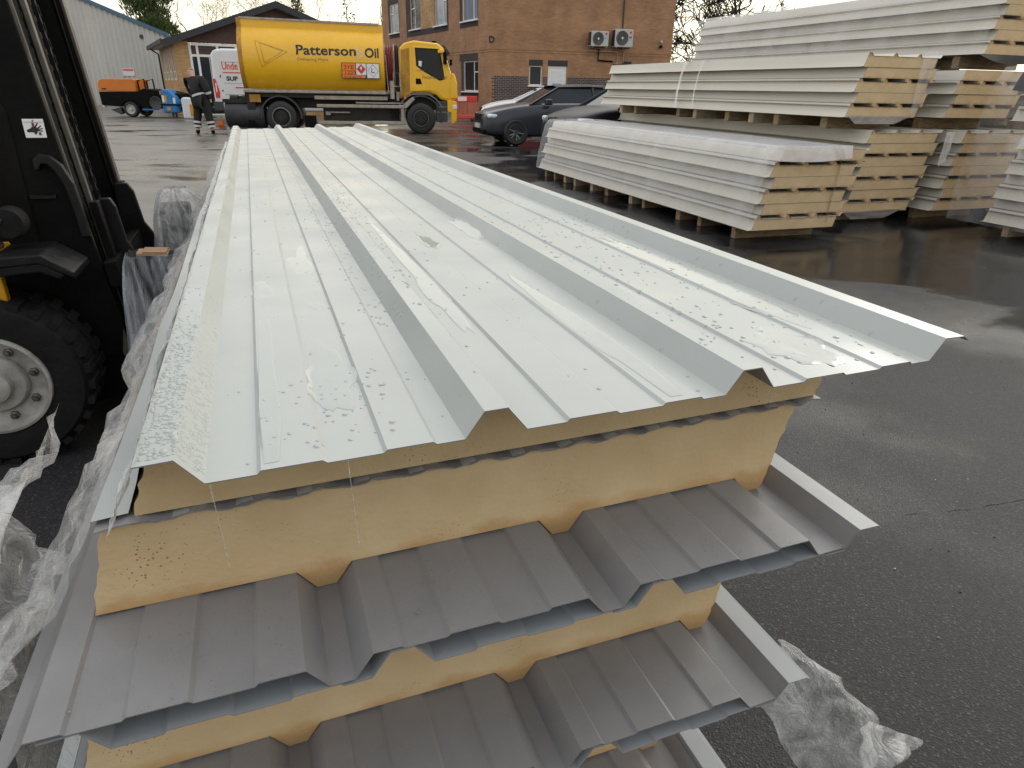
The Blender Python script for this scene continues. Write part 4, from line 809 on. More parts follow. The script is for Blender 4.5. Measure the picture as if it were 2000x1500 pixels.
# x right, y away from the yard; he faces left and away, leaning forward
hip = Vector((.04, 0, .96)); chest = Vector((-.07, .07, 1.30)); neck = Vector((-.17, .14, 1.51)); head = Vector((-.23, .20, 1.63))
LH, RH = Vector((-.06, .03, .90)), Vector((.13, -.04, .90)); LK, RK = Vector((-.17, .05, .50)), Vector((.17, .0, .50)); LA, RA = Vector((-.20, .0, .09)), Vector((.22, .0, .09)); LT, RT = Vector((-.26, .10, .03)), Vector((.28, .04, .03))
LS, RS = Vector((-.30, .18, 1.38)), Vector((.13, -.02, 1.42)); LE, RE = Vector((-.36, .26, 1.14)), Vector((.24, -.06, 1.18)); LW_, RW_ = Vector((-.22, .42, .98)), Vector((.28, .0, .93)); LF, RF = Vector((-.16, .46, .95)), Vector((.29, .02, .84))
vs = [hip, chest, neck, head, head+Vector((-.02, .02, .08)), LH, LK, LA, LT, RH, RK, RA, RT, LS, LE, LW_, LF, RS, RE, RW_, RF]
es = [(0, 1), (1, 2), (2, 3), (3, 4), (0, 5), (5, 6), (6, 7), (7, 8), (0, 9), (9, 10), (10, 11), (11, 12), (1, 13), (13, 14), (14, 15), (15, 16), (1, 17), (17, 18), (18, 19), (19, 20)]
skin_obj('body', vs, es, [.13, .14, .06, .095, .07, .09, .06, .045, .04, .09, .06, .045, .04, .06, .045, .034, .03, .06, .045, .034, .03], M['skin'], PM)
skin_obj('jacket', [hip+Vector((0, 0, -.06)), chest, neck+Vector((0, 0, -.04)), LS, LE, LW_, RS, RE, RW_], [(0, 1), (1, 2), (1, 3), (3, 4), (4, 5), (1, 6), (6, 7), (7, 8)], [(.25, .20), (.26, .21), .10, .135, .105, .075, .135, .105, .075], M['fabric'], PM)
skin_obj('trousers', [hip+Vector((0, 0, -.04)), LH, LK, LA+Vector((0, 0, .06)), RH, RK, RA+Vector((0, 0, .06))], [(0, 1), (1, 2), (2, 3), (0, 4), (4, 5), (5, 6)], [.20, .145, .115, .10, .145, .115, .10], M['fabric'], PM)
skin_obj('boot', [LA+Vector((0, 0, .05)), LA+Vector((0, 0, -.03)), LT+Vector((0, 0, .01))], [(0, 1), (1, 2)], [.07, .06, .048], M['black_paint'], PM, 1); skin_obj('boot', [RA+Vector((0, 0, .05)), RA+Vector((0, 0, -.03)), RT+Vector((0, 0, .01))], [(0, 1), (1, 2)], [.07, .06, .048], M['black_paint'], PM, 1)
skin_obj('hair', [head+Vector((.02, -.015, .03)), head+Vector((.0, .0, .09))], [(0, 1)], [.092, .07], M['hair'], PM)
def band(a, b, f, r, h=.05, m='reflect', sq=1.):
    p = a+(b-a)*f; d = (b-a).normalized(); MB().tube([p-d*h/2, p+d*h/2], r, 18, cap=False).build('reflective_band', M[m], PM, 60)
band(hip+Vector((0, 0, -.06)), chest, .30, .232, .055)
for A_, B_, fs, r in ((LK, LA, (.42, .68), .108), (RK, RA, (.42, .68), .108), (LE, LW_, (.2,), .098), (RE, RW_, (.3,), .098)):
    for f in fs: band(A_, B_, f, r, .055)

# ------------------------------------------------------------------ composite roof panels
PITCH = 1/3
def rib_profile(micro=True, wall=False, umax=1.03):
    p = ([(-.051, .004), (-.034, .029)] if wall else [(-.022, .029)]) + [(.0136, .030), (.036, 0)]
    for k in range(3):
        u = k*PITCH
        if micro: p += [(u+.084, 0), (u+.088, .0038), (u+.147, .0038), (u+.152, 0), (u+.209, 0), (u+.213, .0034), (u+.262, .0034), (u+.266, 0)]
        p += [(u+PITCH-.036, 0), (u+PITCH-.0136, .030)]
        p += [(u+PITCH+.0136, .030), (u+PITCH+.036, 0)] if k < 2 else [(1.020, .029), (1.030, .022)]
    if umax < 1.03: p = [q for q in p if q[0] <= umax] + [(umax, .030 if umax > .986 else 0)]
    return p
def panel_meshes(name, L, cut, flange_start, micro=True, seg=14, rag=0.0, wall=False, umax=1.03, core=.1062):
    rnd = random.Random(11); pr = rib_profile(micro, wall, umax); n = len(pr); mb = MB(); t = .0013
    top, bot = [], []
    for i in range(seg+1):
        v = L*i/seg; j = .0004 if 0 < i < seg else .0
        wv = [noise.noise((u*3, v*1.3, 4.))*j*2 for u, _ in pr]
        top.append([(u, v, w+a) for (u, w), a in zip(pr, wv)]); bot.append([(u, v, w+a-t) for (u, w), a in zip(pr, wv)])
    mb.strip([r for r in top], 0); mb.strip([r[::-1] for r in bot], 1)
    mb.strip([bot[0], top[0]], 1); mb.strip([top[-1], bot[-1]], 1)
    mb.strip([[r[0] for r in bot], [r[0] for r in top]][::-1], 0); mb.strip([[r[-1] for r in bot], [r[-1] for r in top]], 0)
    sheet = mb.mesh(name+'_sheet', [M['white_steel'] if name == 'packed' else M['shaded_white_steel'] if micro else M['cream_steel'], M['grey_primer']], 3)
    poly = [(-.014, .0275), (.0128, .0275), (.0345, -.002)]
    for k in (1, 2): poly += [(k*PITCH-.0345, -.002), (k*PITCH-.0128, .0275), (k*PITCH+.0128, .0275), (k*PITCH+.0345, -.002)]
    poly += [(.93, -.002)]
    for k in range(1, 12): f = k/12; poly.append((.93-.03*f+rnd.uniform(-1, 1)*rag, -.002-(core-.0042)*f))
    poly += [(.90, -core+.0017), (-.060, -core+.0017)]
    for k in range(1, 16): f = 1-k/16; poly.append((-.018-.044*f+rnd.uniform(-.5, 1)*rag, .0275-(core+.0258)*f))
    fb = MB(); fb.prism(poly, 'y', cut, L-.004); foam = fb.mesh(name+'_foam', M['foam'])
    lm = MB(); us = []; u = -.062
    while u < .905: us.append(u); u += .0115
    def lw(i): return -core - (.0, .0014, .0044, .0044, .0014, .0)[i % 6] if micro else -core
    r0 = [(u, cut-(.010 if micro else .002)+rnd.uniform(-1, 1)*(.003 if micro else 0), lw(i)) for i, u in enumerate(us)]
    r1 = [(u, L-.002, lw(i)) for i, u in enumerate(us)]
    lm.strip([r0, r1], 0); lm.strip([[(a, b, c-.0016) for a, b, c in r][::-1] for r in (r0, r1)], 1); lm.strip([[(a, b, c-.0016) for a, b, c in r0], r0], 1)
    fl = []
    for i in range(25):
        v = flange_start + (L-flange_start)*i/24; a = rnd.uniform(-1, 1)*.0022*(1 if micro else .6)
        e = 0.
        fl.append([(-.0228, v-e, .0285), (-.032+a*.3, v-e*.6, -.004), (-.049+a*.6, v-e*.1, -core*.55), (-.0655+a*.5, v, -core+.0057), (-.103+a*1.5, v, -core+.0027), (-.103+a*1.5, v, -core)])
    if not wall: lm.strip(fl[::-1], 0)
    if not wall: lm.strip([[(.9025, cut+.004, -core), (.9335, cut+.004, -.003)], [(.9025, L, -core), (.9335, L, -.003)]][::-1], 0)
    liner = lm.mesh(name+'_liner', [M['white_steel'] if micro else M['cream_steel'], M['grey_primer']])
    return sheet, foam, liner
def roof_panel(meshes, mtx, label, group):
    t = bpy.data.objects.new('roof_panel', None); C.objects.link(t); t.matrix_world = mtx; tag(t, label, 'roof panel', group)
    for nm, me in zip(('outer_sheet', 'foam_core', 'liner_sheet'), meshes):
        o = bpy.data.objects.new(nm, me); C.objects.link(o); o.parent = t
    return t
def up(F, u, v, w): return F @ Matrix.Translation((u, v, w))
def inv(F, u, v, w): return F @ Matrix.Translation((u, v, w)) @ Matrix.Rotation(PI, 4, 'Y')
ORD = ['topmost', 'second', 'third', 'fourth', 'fifth', 'sixth', 'seventh', 'eighth']
# --- the pack on the forks: long axis away from the camera
PF = Matrix(((.9389, -.34373, -.01803, -.3285), (.34366, .93907, -.00705, .5487), (.01936, .00042, .99981, .9953), (0, 0, 0, 1)))
big = panel_meshes('packed', 5.87, .125, .127, True, 16, .0028, core=.0985)
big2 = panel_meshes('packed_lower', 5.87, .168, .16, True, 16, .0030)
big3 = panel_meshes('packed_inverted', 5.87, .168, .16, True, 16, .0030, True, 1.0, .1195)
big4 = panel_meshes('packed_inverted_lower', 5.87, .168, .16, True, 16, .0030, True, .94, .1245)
gB = 'roof panels in the pack beside the forklift'
lay = [('up', 0, 0, 0), ('inv', .803, -.045, -.2225), ('up', -.129, -.045, -.2560), ('inv', .733, -.045, -.4905), ('up', -.199, -.045, -.5245), ('inv', .663, -.045, -.7590), ('up', -.262, -.045, -.7930)]
labs = ['topmost wet white roof panel with raindrops on its ribbed sheet',
        'second roof panel from the top, ribs down with grey underside facing up',
        'third roof panel from the top, its edge just below the upper grey sheet',
        'fourth roof panel from the top, ribs down above the lower grey ledge',
        'fifth roof panel from the top, nested right under the lower grey ledge',
        'sixth roof panel from the top of the pack by the forklift, ribs down',
        'seventh and lowest roof panel of the pack by the forklift']
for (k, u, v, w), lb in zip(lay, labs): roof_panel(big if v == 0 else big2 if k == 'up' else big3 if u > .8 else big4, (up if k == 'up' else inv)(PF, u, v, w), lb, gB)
for i in range(5):
    q = PF @ Vector((.05, .35+1.25*i, -.9005)); b_ = MB().box(-.32, .72, -.05, .05, -q.z+.0, -.003+.0).build('bearer', M['timber'], None, bevel=.006)
    b_.location = q; b_.rotation_euler = (0, 0, R(20.1)); tag(b_, f'{["first","second","third","fourth","fifth"][i]} timber bearer from the open end under the pack by the forklift', 'bearer', 'bearers under the pack by the forklift')
# --- rain on the top sheet
rw = random.Random(5); pw = rib_profile(True)
def sheet_w(u):
    for (a, wa), (b, wb) in zip(pw, pw[1:]):
        if a <= u <= b: return wa+(wb-wa)*(u-a)/max(1e-6, b-a)
    return 0
dm = MB()
def drop(u, v, r, st=1., h=.42):
    n = 8; rows = []; ju = rw.uniform(-.3, .3)
    for rr, hh in ((1, 0.0), (.86, .55), (.5, .92)):
        rows.append([(u+r*rr*math.cos(2*PI*k/n)*(1+.12*math.sin(k*2.1+ju*9)), v+r*st*rr*math.sin(2*PI*k/n), sheet_w(u+r*rr*math.cos(2*PI*k/n))+.0002+r*h*hh) for k in range(n)])
    b = len(dm.v)
    for r_ in rows: dm.v += r_
    dm.v.append((u, v, sheet_w(u)+r*h+.0002))
    for i in range(2):
        for k in range(n): dm.f.append([b+i*n+k, b+i*n+(k+1) % n, b+(i+1)*n+(k+1) % n, b+(i+1)*n+k]); dm.m.append(0)
    for k in range(n): dm.f.append([b+2*n+k, b+2*n+(k+1) % n, b+3*n]); dm.m.append(0)
for k in range(900): drop(rw.uniform(-.02, .035), abs(rw.gauss(0, .22))+.01, rw.uniform(.0006, .0022))
for k in range(60): drop(rw.uniform(-.018, .012), rw.uniform(.02, .42), rw.uniform(.002, .0042), rw.uniform(.8, 1.5))
for k in range(70): drop(rw.uniform(.09, .24), rw.uniform(.03, .22), rw.uniform(.001, .0036), rw.uniform(.6, 1.4))
for k in range(260): drop(rw.uniform(.25, .40), rw.uniform(.4, 1.9), rw.uniform(.001, .0034), rw.uniform(.7, 2.0))
for k in range(280): drop(rw.uniform(.66, .98), rw.uniform(.02, 1.2), rw.uniform(.001, .0042), rw.uniform(.8, 1.6))
for k in range(700): drop(rw.uniform(-.01, 1.0), rw.uniform(.02, 3.6), rw.uniform(.0006, .003), rw.uniform(.8, 1.8))
top_panel = [o for o in bpy.data.objects if o.get('label') == labs[0]][0]
o = dm.build('raindrops', M['water'], top_panel, 70); o['kind'] = 'stuff'
def puddle(u, v, ru, rv, seed, tail=0):
    rn = random.Random(seed); n = 34; out = []
    for k in range(n):
        a = 2*PI*k/n; r = 1 + .55*noise.noise((math.cos(a)*1.6+seed*3.1, math.sin(a)*1.6, seed)) + .12*noise.noise((math.cos(a)*6, math.sin(a)*6, seed*2.))
        out.append((u+ru*r*math.cos(a), max(.012, v+rv*r*math.sin(a)*(1+tail*max(0, math.sin(a))))))
    mb = MB(); rows = [[(p, q, sheet_w(p)+.0003) for p, q in out], [(u+(p-u)*.93, v+(q-v)*.96, sheet_w(u+(p-u)*.93)+.0005) for p, q in out], [(u+(p-u)*.8, v+(q-v)*.86, sheet_w(u+(p-u)*.8)+.0006) for p, q in out]]
    b = 0; mb.strip([r+[r[0]] for r in rows]); mb.add([*rows[2]], [tuple(range(n))])
    mb.build('puddle', M['water'], top_panel, 60)
for a in [(.10, .66, .022, .05, 1, .3), (.185, .86, .026, .085, 2, .8), (.178, .20, .030, .085, 3, .7), (.185, .56, .014, .03, 4, 0), (.10, .2, .012, .25, 5, .4), (.49, .98, .02, .06, 6, .8), (.40, .62, .018, .28, 7, .8), (.57, .2, .02, .20, 8, .9), (.82, .10, .06, .07, 9, .2), (.905, .45, .035, .28, 10, .5), (.62, 1.1, .02, .12, 11, .4)]: puddle(*a)
dm = MB(); p2 = [o for o in bpy.data.objects if o.get('label') == labs[1]][0]; _sw = sheet_w
def sheet_w(u): return 0
for k in range(420):
    uu, vv = (rw.uniform(.19, .42), rw.uniform(.0, .14)) if k < 150 else (rw.uniform(-.13, .09), rw.uniform(.0, .14)) if k < 320 else (rw.uniform(.52, .74), rw.uniform(.0, .14))
    drop(uu, vv, rw.uniform(.0004, .0011) if rw.random() < .94 else rw.uniform(.0011, .0020), 1., .26)
dm.v = [(.803-x, y, -.0014-z) for x, y, z in dm.v]; dm.f = [f[::-1] for f in dm.f]
o = dm.build('raindrops', M['water_grey'], p2, 70); o['kind'] = 'stuff'; sheet_w = _sw
# run-off threads hanging from the sheet edge
for i, (u, ln) in enumerate(((.040, .105), (.172, .11))):
    mb = MB(); mb.tube([PF @ Vector((u, .002, -.002)), PF @ Vector((u+.001, .003, -.05)), PF @ Vector((u+.002, .004, -ln))], [.0009, .00035, .0005], 5)
    o = mb.build('water_thread', M['film'], None, 60); tag(o, ('thin thread of rainwater dripping from the sheet edge by the first rib', 'thin thread of rainwater dripping from the flat pan between ribs')[i], 'water drip', 'drips off the top sheet')

# --- stacks across the yard
TH = R(19.4); U_, V_ = Vector((math.cos(TH), math.sin(TH), 0)), Vector((-math.sin(TH), math.cos(TH), 0))
far = panel_meshes('stacked', 5.85, .006, .006, False, 3, .002)
def stack(name, n, first, u, v, z, jig, seed, rot=0., tail=''):
    """n panels from the ground up; first: 'up' or 'inv' is the lowest; labels count from the top"""
    rn = random.Random(seed); F = Matrix.Translation(U_*u + V_*v + Vector((0, 0, z))) @ Matrix.Rotation(TH+rot, 4, 'Z')
    k = first; x = .065; w = .106; 
    for i in range(n):
        pos = ORD[n-1-i] if i else 'lowest'
        lb = f'{pos} cream roof panel of {name}' if i == 0 or i == n-1 else f'{pos} cream roof panel from the top of {name}'
        dv = rn.uniform(-1, 1)*.012
        if k == 'up': roof_panel(far, up(F, x, dv, w), lb, 'roof panels stacked across the yard'); nw = w+.034; nx = x+.93+.03
        else: roof_panel(far, inv(F, x, dv, w), lb, 'roof panels stacked across the yard'); nw = w+.106+.106; nx = x-.90
        if k == 'up': k2 = 'inv'; w = nw; x = nx
        else: k2 = 'up'; w = nw; x = nx
        k = k2
    return F, w
def bearers(name, F, zs, ys, h, seed, u0=.0, u1=.95):
    rn = random.Random(seed)
    for i, y in enumerate(ys):
        wd = rn.choice((.07, .09, .1)); b = MB().box(u0+rn.uniform(-.0, .05), u1, -wd/2, wd/2, -h, -.002).build('bearer', M['timber'] if rn.random() < .7 else M['foam_block'], None, bevel=.006)
        b.matrix_world = F @ Matrix.Translation((0, y, 0))
        tag(b, f'{ORDN[i]} bearer from the open end under {name}', 'bearer', 'bearer blocks under the panel stacks')
ORDN = ['first', 'second', 'third', 'fourth', 'fifth', 'sixth', 'seventh', 'eighth', 'ninth', 'tenth', 'eleventh', 'twelfth']
ys1 = [.28, .95, 1.35, 2.2, 2.55, 3.3, 3.75, 4.35, 4.75, 5.2, 5.55]
ys2 = [.35, 1.1, 1.6, 2.1, 2.9, 3.35, 4.6, 5.1]
FA, wA = stack('the low wrapped stack', 6, 'up', 4.36, 5.50, .125, 0, 1, R(-.6)); bearers('the low wrapped stack', FA, 0, ys1, .125, 2)
FB, wB = stack('the stack right behind the wrapped one', 7, 'up', 6.02, 6.14, .125, 0, 3); bearers('the stack right behind the wrapped one', FB, 0, ys1[:6], .125, 4)
F2, w2 = stack('the five panel pack with a pale strap', 5, 'up', 5.88, 6.18, 1.125, 0, 5, R(.3)); bearers('the five panel pack with a pale strap', F2, 0, ys2, .128, 6)
FC, wC = stack('the shaded stack under the four panel pack', 7, 'up', 7.25, 6.02, .125, 0, 7); bearers('the shaded stack under the four panel pack', FC, 0, ys1[:5], .125, 8)
F4, w4 = stack('the four panel pack', 4, 'up', 7.25, 6.16, 1.125, 0, 9); bearers('the four panel pack', F4, 0, ys2, .128, 10)
FT, wT = stack('the highest pack against the sky', 6, 'up', 7.60, 6.15, 1.78, 0, 11, R(.2)); bearers('the highest pack against the sky', FT, 0, ys2, .14, 12)
FD, wD = stack('the cut off stack by the shaded one', 7, 'up', 7.22, -.50, .125, 0, 13); bearers('the cut off stack by the shaded one', FD, 0, [5.6, 4.9, 4.2, 3.4], .125, 14)
FE, wE = stack('the pack under the black sheet', 4, 'up', 7.40, -.38, 1.125, 0, 15); bearers('the pack under the black sheet', FE, 0, [5.6, 4.9, 4.2], .128, 16)
FG, wG = stack('the added glare blocking stack', 7, 'up', 8.55, 5.95, .125, 0, 17); bearers('the added glare blocking stack', FG, 0, ys1[:2], .125, 18)  # mostly hidden stack, added to block sky glare on the wet ground
FH, wH = stack('the added glare blocking pack', 4, 'up', 8.60, 6.05, 1.125, 0, 19); bearers('the added glare blocking pack', FH, 0, ys2[:3], .128, 20)  # upper pack added behind the row to close the bright sky gap
# --- stretch wrap on those stacks
def wrap(name, label, F, prof, y0, y1, m, ny=18, amp=.012, seed=0, cat='plastic wrap', close=False):
    mb = MB(); rows = []
    for i in range(ny+1):
        y = y0+(y1-y0)*i/ny; r = []
        for j, (u, w) in enumerate(prof):
            p = F @ Vector((u, y, w)); a = noise.noise((p.x*4+seed, p.y*4, p.z*6))*amp + noise.noise((p.x*14+seed, p.y*14, p.z*3))*amp*.5
            r.append(tuple(p + Vector((-a*.9, -a*.5, a*.4))))
        rows.append(r)
    mb.strip(rows); o = mb.build(name, M[m], None, 60); return tag(o, label, cat, 'stretch wrap on the panel stacks')
wrap('stretch_wrap', 'clear wrap over the top and long side of the low wrapped stack', FA, [(-.055, .0), (-.03, .20), (.03, .45), (.085, .68), (.16, .765), (.3, .77), (.6, .771), (1.0, .77), (1.12, .73)], -.02, 5.87, 'film_far', 40, .014, 1)
ey = []
mb = MB(); rows = []
for j, z in enumerate((.775, .74, .70, .66)):
    rows.append([tuple(FA @ Vector((u, -.03-.006*j+.012*noise.noise((u*7, z*9, 2)), z - (.03*math.sin(PI*u) if j == 3 else 0)))) for u in [k/14 for k in range(15)]])
tag(mb.strip(rows).build('end_wrap', M['film_end'], None, 60), 'milky film folded over the open end of the low wrapped stack', 'plastic wrap', 'stretch wrap on the panel stacks')
for y, lb in ((3.28, 'broad pale strap around the five panel pack'), (2.85, 'thin pale strap around the five panel pack')):
    mb = MB(); w_ = .05 if 'broad' in lb else .025; prof = [(-.065, .0), (-.04, .22), (.02, .45), (.09, .63), (.3, .648), (.9, .648)]
    rows = [[tuple(F2 @ Vector((u, y+dy+.12*(wq-.3), wq))) for u, wq in prof] for dy in (0, w_)]; mb.strip(rows); tag(mb.build('strap', M['film_end'], None, 60), lb, 'strap')
wrap('stretch_wrap', 'clear wrap around the highest pack against the sky', FT, [(-.055, .0), (-.03, .20), (.03, .45), (.085, .68), (.16, .765), (.5, .77)], 0, 5.87, 'film_far', 30, .012, 4)
wrap('stretch_wrap', 'loose wrap hanging at the end of the cut off stack', FD, [(-.22, .0), (-.2, .3), (-.17, .6), (-.06, .86), (.2, .87)], 4.9, 6.12, 'film_far', 12, .03, 5)
wrap('stretch_wrap', 'crumpled wrap hanging at the end of the pack under the black sheet', FE, [(-.24, -.2), (-.2, .1), (-.17, .3), (-.06, .52), (.2, .53)], 5.2, 6.05, 'film_far', 12, .05, 6)
# end curtains of film
def curtain(label, F, pts, m='film_far', seed=0, n=10, amp=.02):
    """pts: corner quad in stack coordinates"""
    mb = MB(); a, b, c, d = [Vector(p) for p in pts]; rows = []
    for i in range(n+1):
        f = i/n; r = []
        for j in range(n+1):
            g_ = j/n; p = (a*(1-g_)+b*g_)*(1-f)+(d*(1-g_)+c*g_)*f; p = p+Vector((0, amp*noise.noise((g_*9+seed, f*2, seed)), 0)); r.append(tuple(F @ p))
        rows.append(r)
    return tag(mb.strip(rows).build('end_film', M[m], None, 60), label, 'plastic wrap', 'stretch wrap on the panel stacks')
curtain('film stretched from the end of the low wrapped stack to the stack behind', FA, [(.90, -.03, .70), (1.16, .25, .72), (1.05, .25, .1), (.86, -.03, .05)], 'film_end', 1)
curtain('film hanging off the end corner of the five panel pack', F2, [(.88, -.02, .66), (1.15, .02, .66), (1.02, .02, .1), (.86, -.02, .02)], 'film_far', 2)
curtain('sagging film below the open end of the five panel pack', F2, [(.0, -.02, .02), (.9, -.02, .02), (.75, .06, -.07), (.2, .06, -.07)], 'film_end', 3)
curtain('sagging film below the stack right behind the wrapped one', FB, [(.0, -.02, .02), (.9, -.02, .02), (.72, .06, -.09), (.25, .06, -.09)], 'film_end', 4)
curtain('milky film along the open end corner of the shaded stack', FC, [(-.09, -.02, .86), (.04, -.03, .86), (-.02, -.03, .55), (-.1, -.02, .5)], 'film_end', 6)
mb = MB(); rows = []
for i in range(9):
    rows.append([tuple(FE @ Vector((u, 4.9+.9*i/8+.04*noise.noise((u*5, i, 1)), w+.02*noise.noise((u*6, i*.7, 3))))) for u, w in ((-.2, .28), (-.14, .42), (-.05, .56), (.1, .60), (.5, .61), (.95, .60))])
tag(mb.strip(rows).build('black_sheet', M['film_black'], None, 50), 'black plastic sheet draped over the far end of the pack at the edge', 'plastic sheet')
mb = MB(); rows = []
for i in range(7): rows.append([tuple(FT @ Vector((u, -.03+.02*math.sin(u*7), -.005-.09*i/6*math.sin(PI*min(1, max(0, (u+.15)/1.2)))))) for u in [-.15+1.2*k/12 for k in range(13)]])
tag(mb.strip(rows).build('sagging_film', M['film_black'], None, 50), 'dark film sagging under the open end of the highest pack', 'plastic sheet')

# ------------------------------------------------------------------ forklift (local x = travel direction, y away, origin under the yard-side front tyre)
FK = thing('forklift', 'black and yellow forklift truck with dirty cream front wheel and leaning mast', 'forklift', (-1.95, 2.23, 0), R(20))
def tyre_mesh():
    mb = MB(); r, w = .325, .24; mb.lathe([(.178, .02), (.19, -.004), (.235, -.012), (.29, -.006), (.312, .02), (.316, .04), (.316, w-.04), (.30, w), (.18, w)], (0, 0, 0), 'y', 64)
    for k in range(30):
        a = 2*PI*k/30; 
        for y0, y1, da in ((.002, .11, 0), (.13, w-.002, PI/30)):
            T = Matrix.Rotation(-(a+da), 4, 'Y'); mb.box(-.017, .017, y0, y1, .300, .323, 0, T)
    return mb
fw_ = tyre_mesh().build('front_wheel', M['rubber'], FK, 35); fw_.location = (.065, 0, .325)
rm = MB().lathe([(.190, .002), (.186, -.012), (.176, -.014), (.168, .012), (.160, .026), (.112, .030), (.106, .010), (.100, .004), (.066, .002), (.060, -.028), (.050, -.034), (.001, -.034)], (0, 0, 0), 'y', 64).build('rim', M['rim_white'], fw_, 40)
for k in range(8):
    a = 2*PI*k/8+.25; b_ = MB().lathe([(.0165, .03), (.0165, .018), (.009, .016), (.009, .002), (.001, .001)], (.135*math.cos(a), 0, .135*math.sin(a)), 'y', 6).build('wheel_nut', M['worn_steel'], fw_)
lean = Matrix.Translation((.52, 0, 0)) @ Matrix.Rotation(R(-5.6), 4, 'Y')
def mast(y0, y1, name):
    mb = MB(); T = lean
    mb.box(-.20, -.045, y0, y0+.02, .12, 2.6, 0, T); mb.box(-.045, -.02, y0, y1, .12, 2.6, 0, T); mb.box(-.20, -.18, y0, y1, .12, 2.6, 0, T)
    o = mb.build(name, M['black_paint'], FK, bevel=.003)
    e = MB(); e.box(-.046, -.016, y0-.004, y0+.012, .3, 2.6, 0, T); e.build('worn_edge', M['worn_steel'], o)
    return o
ma = mast(.30, .37, 'outer_mast_rail'); mast(1.08, 1.01, 'outer_mast_rail')
for y in (.385, .985): mb = MB().box(-.16, -.03, y, y+.018, .3, 2.6, 0, lean).box(-.012, .006, y-.006, y+.024, .3, 2.6, 0, lean); mb.build('inner_mast_rail', M['worn_steel' if y < .5 else 'black_paint'], FK, bevel=.002)
MB().box(-.02, .012, 1.0, 1.05, .62, 2.6, 0, lean).build('worn_strip', M['worn_steel'], FK)
for xq, za, zb_ in ((-.03, .16, .26), (-.1, 1.5, 1.62), (-.1, .7, .8)): MB().box(-.19, xq, .37, 1.01, za, zb_, 0, lean).build('mast_crossbar', M['black_paint'], FK, bevel=.004)
for y in (.47, .93): MB().tube([lean @ Vector((-.12, y, .2)), lean @ Vector((-.12, y, 2.6))], .04, 14).build('lift_cylinder', M['black_gloss'], FK, 40)
for y in (.60, .80):
    mb = MB()
    for k in range(64):
        z = .72+.03*k; T = lean @ Matrix.Translation((-.055, y, z))
        if k % 2: mb.box(-.006, .006, -.014, .014, -.018, .018, 0, T)
        else: mb.box(-.009, .009, -.020, -.014, -.019, .019, 0, T); mb.box(-.009, .009, .014, .020, -.019, .019, 0, T)
        mb.tube([T @ Vector((0, -.021, .015)), T @ Vector((0, .021, .015))], .005, 6)
    mb.build('lift_chain', M['black_gloss'], FK)['kind'] = 'stuff'
for y in (.52, .70, .87): MB().tube([lean @ Vector((-.14, y, z)) for z in (.3, 1., 1.8, 2.6)], .014, 8).build('hydraulic_hose', M['rubber'], FK, 40)
# carriage and fork bracket plates
MB().box(.0, .045, .25, 1.14, .60, .70, 0, lean).box(.0, .045, .25, 1.14, .22, .32, 0, lean).box(.002, .03, .34, .40, .2, .92, 0, lean).box(.002, .03, .98, 1.04, .2, .92, 0, lean).build('carriage', M['black_paint'], FK, bevel=.004)
pl_ = [(-.06, .914), (-.015, .914), (.0, .88), (.015, .74), (.06, .64), (.09, .58), (.09, .3), (-.06, .3)]
for y0, s_ in ((.46, 1.), (.96, 1.35)):
    T = [(0.50+a*s_, .914+(b-.914)*(1 if s_ == 1 else 1.05)) for a, b in pl_]; MB().prism(T, 'y', y0, y0+.03).build('carriage_plate', M['black_gloss'], FK, bevel=.006)
# load arms standing in the wrapping
MB().box(.60, .76, .02, .13, .10, .76, 0).build('load_arm', M['black_paint'], FK, bevel=.012); MB().box(.62, .75, .72, .84, .15, .84, 0).build('load_arm', M['black_paint'], FK, bevel=.012)
for y in (.08, .80): MB().box(.60, 1.7, y-.055, y+.055, .105, .14).build('fork_blade', M['worn_steel'], FK, bevel=.004)
# step, frame and cowl
st_ = [(.16, .790), (.318, .795), (.41, .726), (.41, .700), (.31, .762), (.16, .752)]
MB().prism(st_, 'y', -.01, .24).prism([(.16, .752), (.31, .762), (.38, .715), (.36, .70), (.3, .73), (.16, .72)], 'y', .0, .03).build('wheel_fender', M['black_gloss'], FK, bevel=.006)
MB().box(-.6, .17, .02, .24, .765, .80).box(.12, .17, .05, .09, .45, .765).box(.09, .15, .08, .12, .80, 1.1).build('yellow_bracket', M['yellow_fl'], FK, bevel=.006)
MB().lathe([(.001, -.02), (.05, -.02), (.055, .0), (.055, .05)], (.215, .12, .885), 'y', 20).build('hose_roller', M['rubber'], FK, 40)
for x, z in ((.17, .90), (.145, .855), (.15, .81)): MB().lathe([(.001, -.03), (.012, -.03), (.014, -.02), (.014, .03)], (x+.02, .10, z), 'y', 8).build('bolt', M['worn_steel'], FK)
MB().prism([(-1.6, .45), (-1.6, 1.25), (-.5, 1.25), (-.35, 1.7), (.12, 1.7), (.26, 1.25), (.26, .45)], 'y', .27, 1.1).build('cowl', M['black_paint'], FK, bevel=.03)
MB().box(-2.2, -.4, .05, 1.33, .25, .75).build('chassis', M['yellow_fl'], FK, bevel=.03); MB().prism([(-2.5, .3), (-2.5, 1.2), (-2.2, 1.3), (-1.6, 1.3), (-1.6, .3)], 'y', .1, 1.28).build('counterweight', M['yellow_fl'], FK, bevel=.08)
MB().tube([(-.25, .3, 1.6), (-.4, .3, 2.25), (-1.7, .3, 2.25), (-1.8, .3, 1.2)], .035).tube([(-.25, 1.07, 1.6), (-.4, 1.07, 2.25), (-1.7, 1.07, 2.25), (-1.8, 1.07, 1.2)], .035).build('overhead_guard', M['black_paint'], FK, 40)
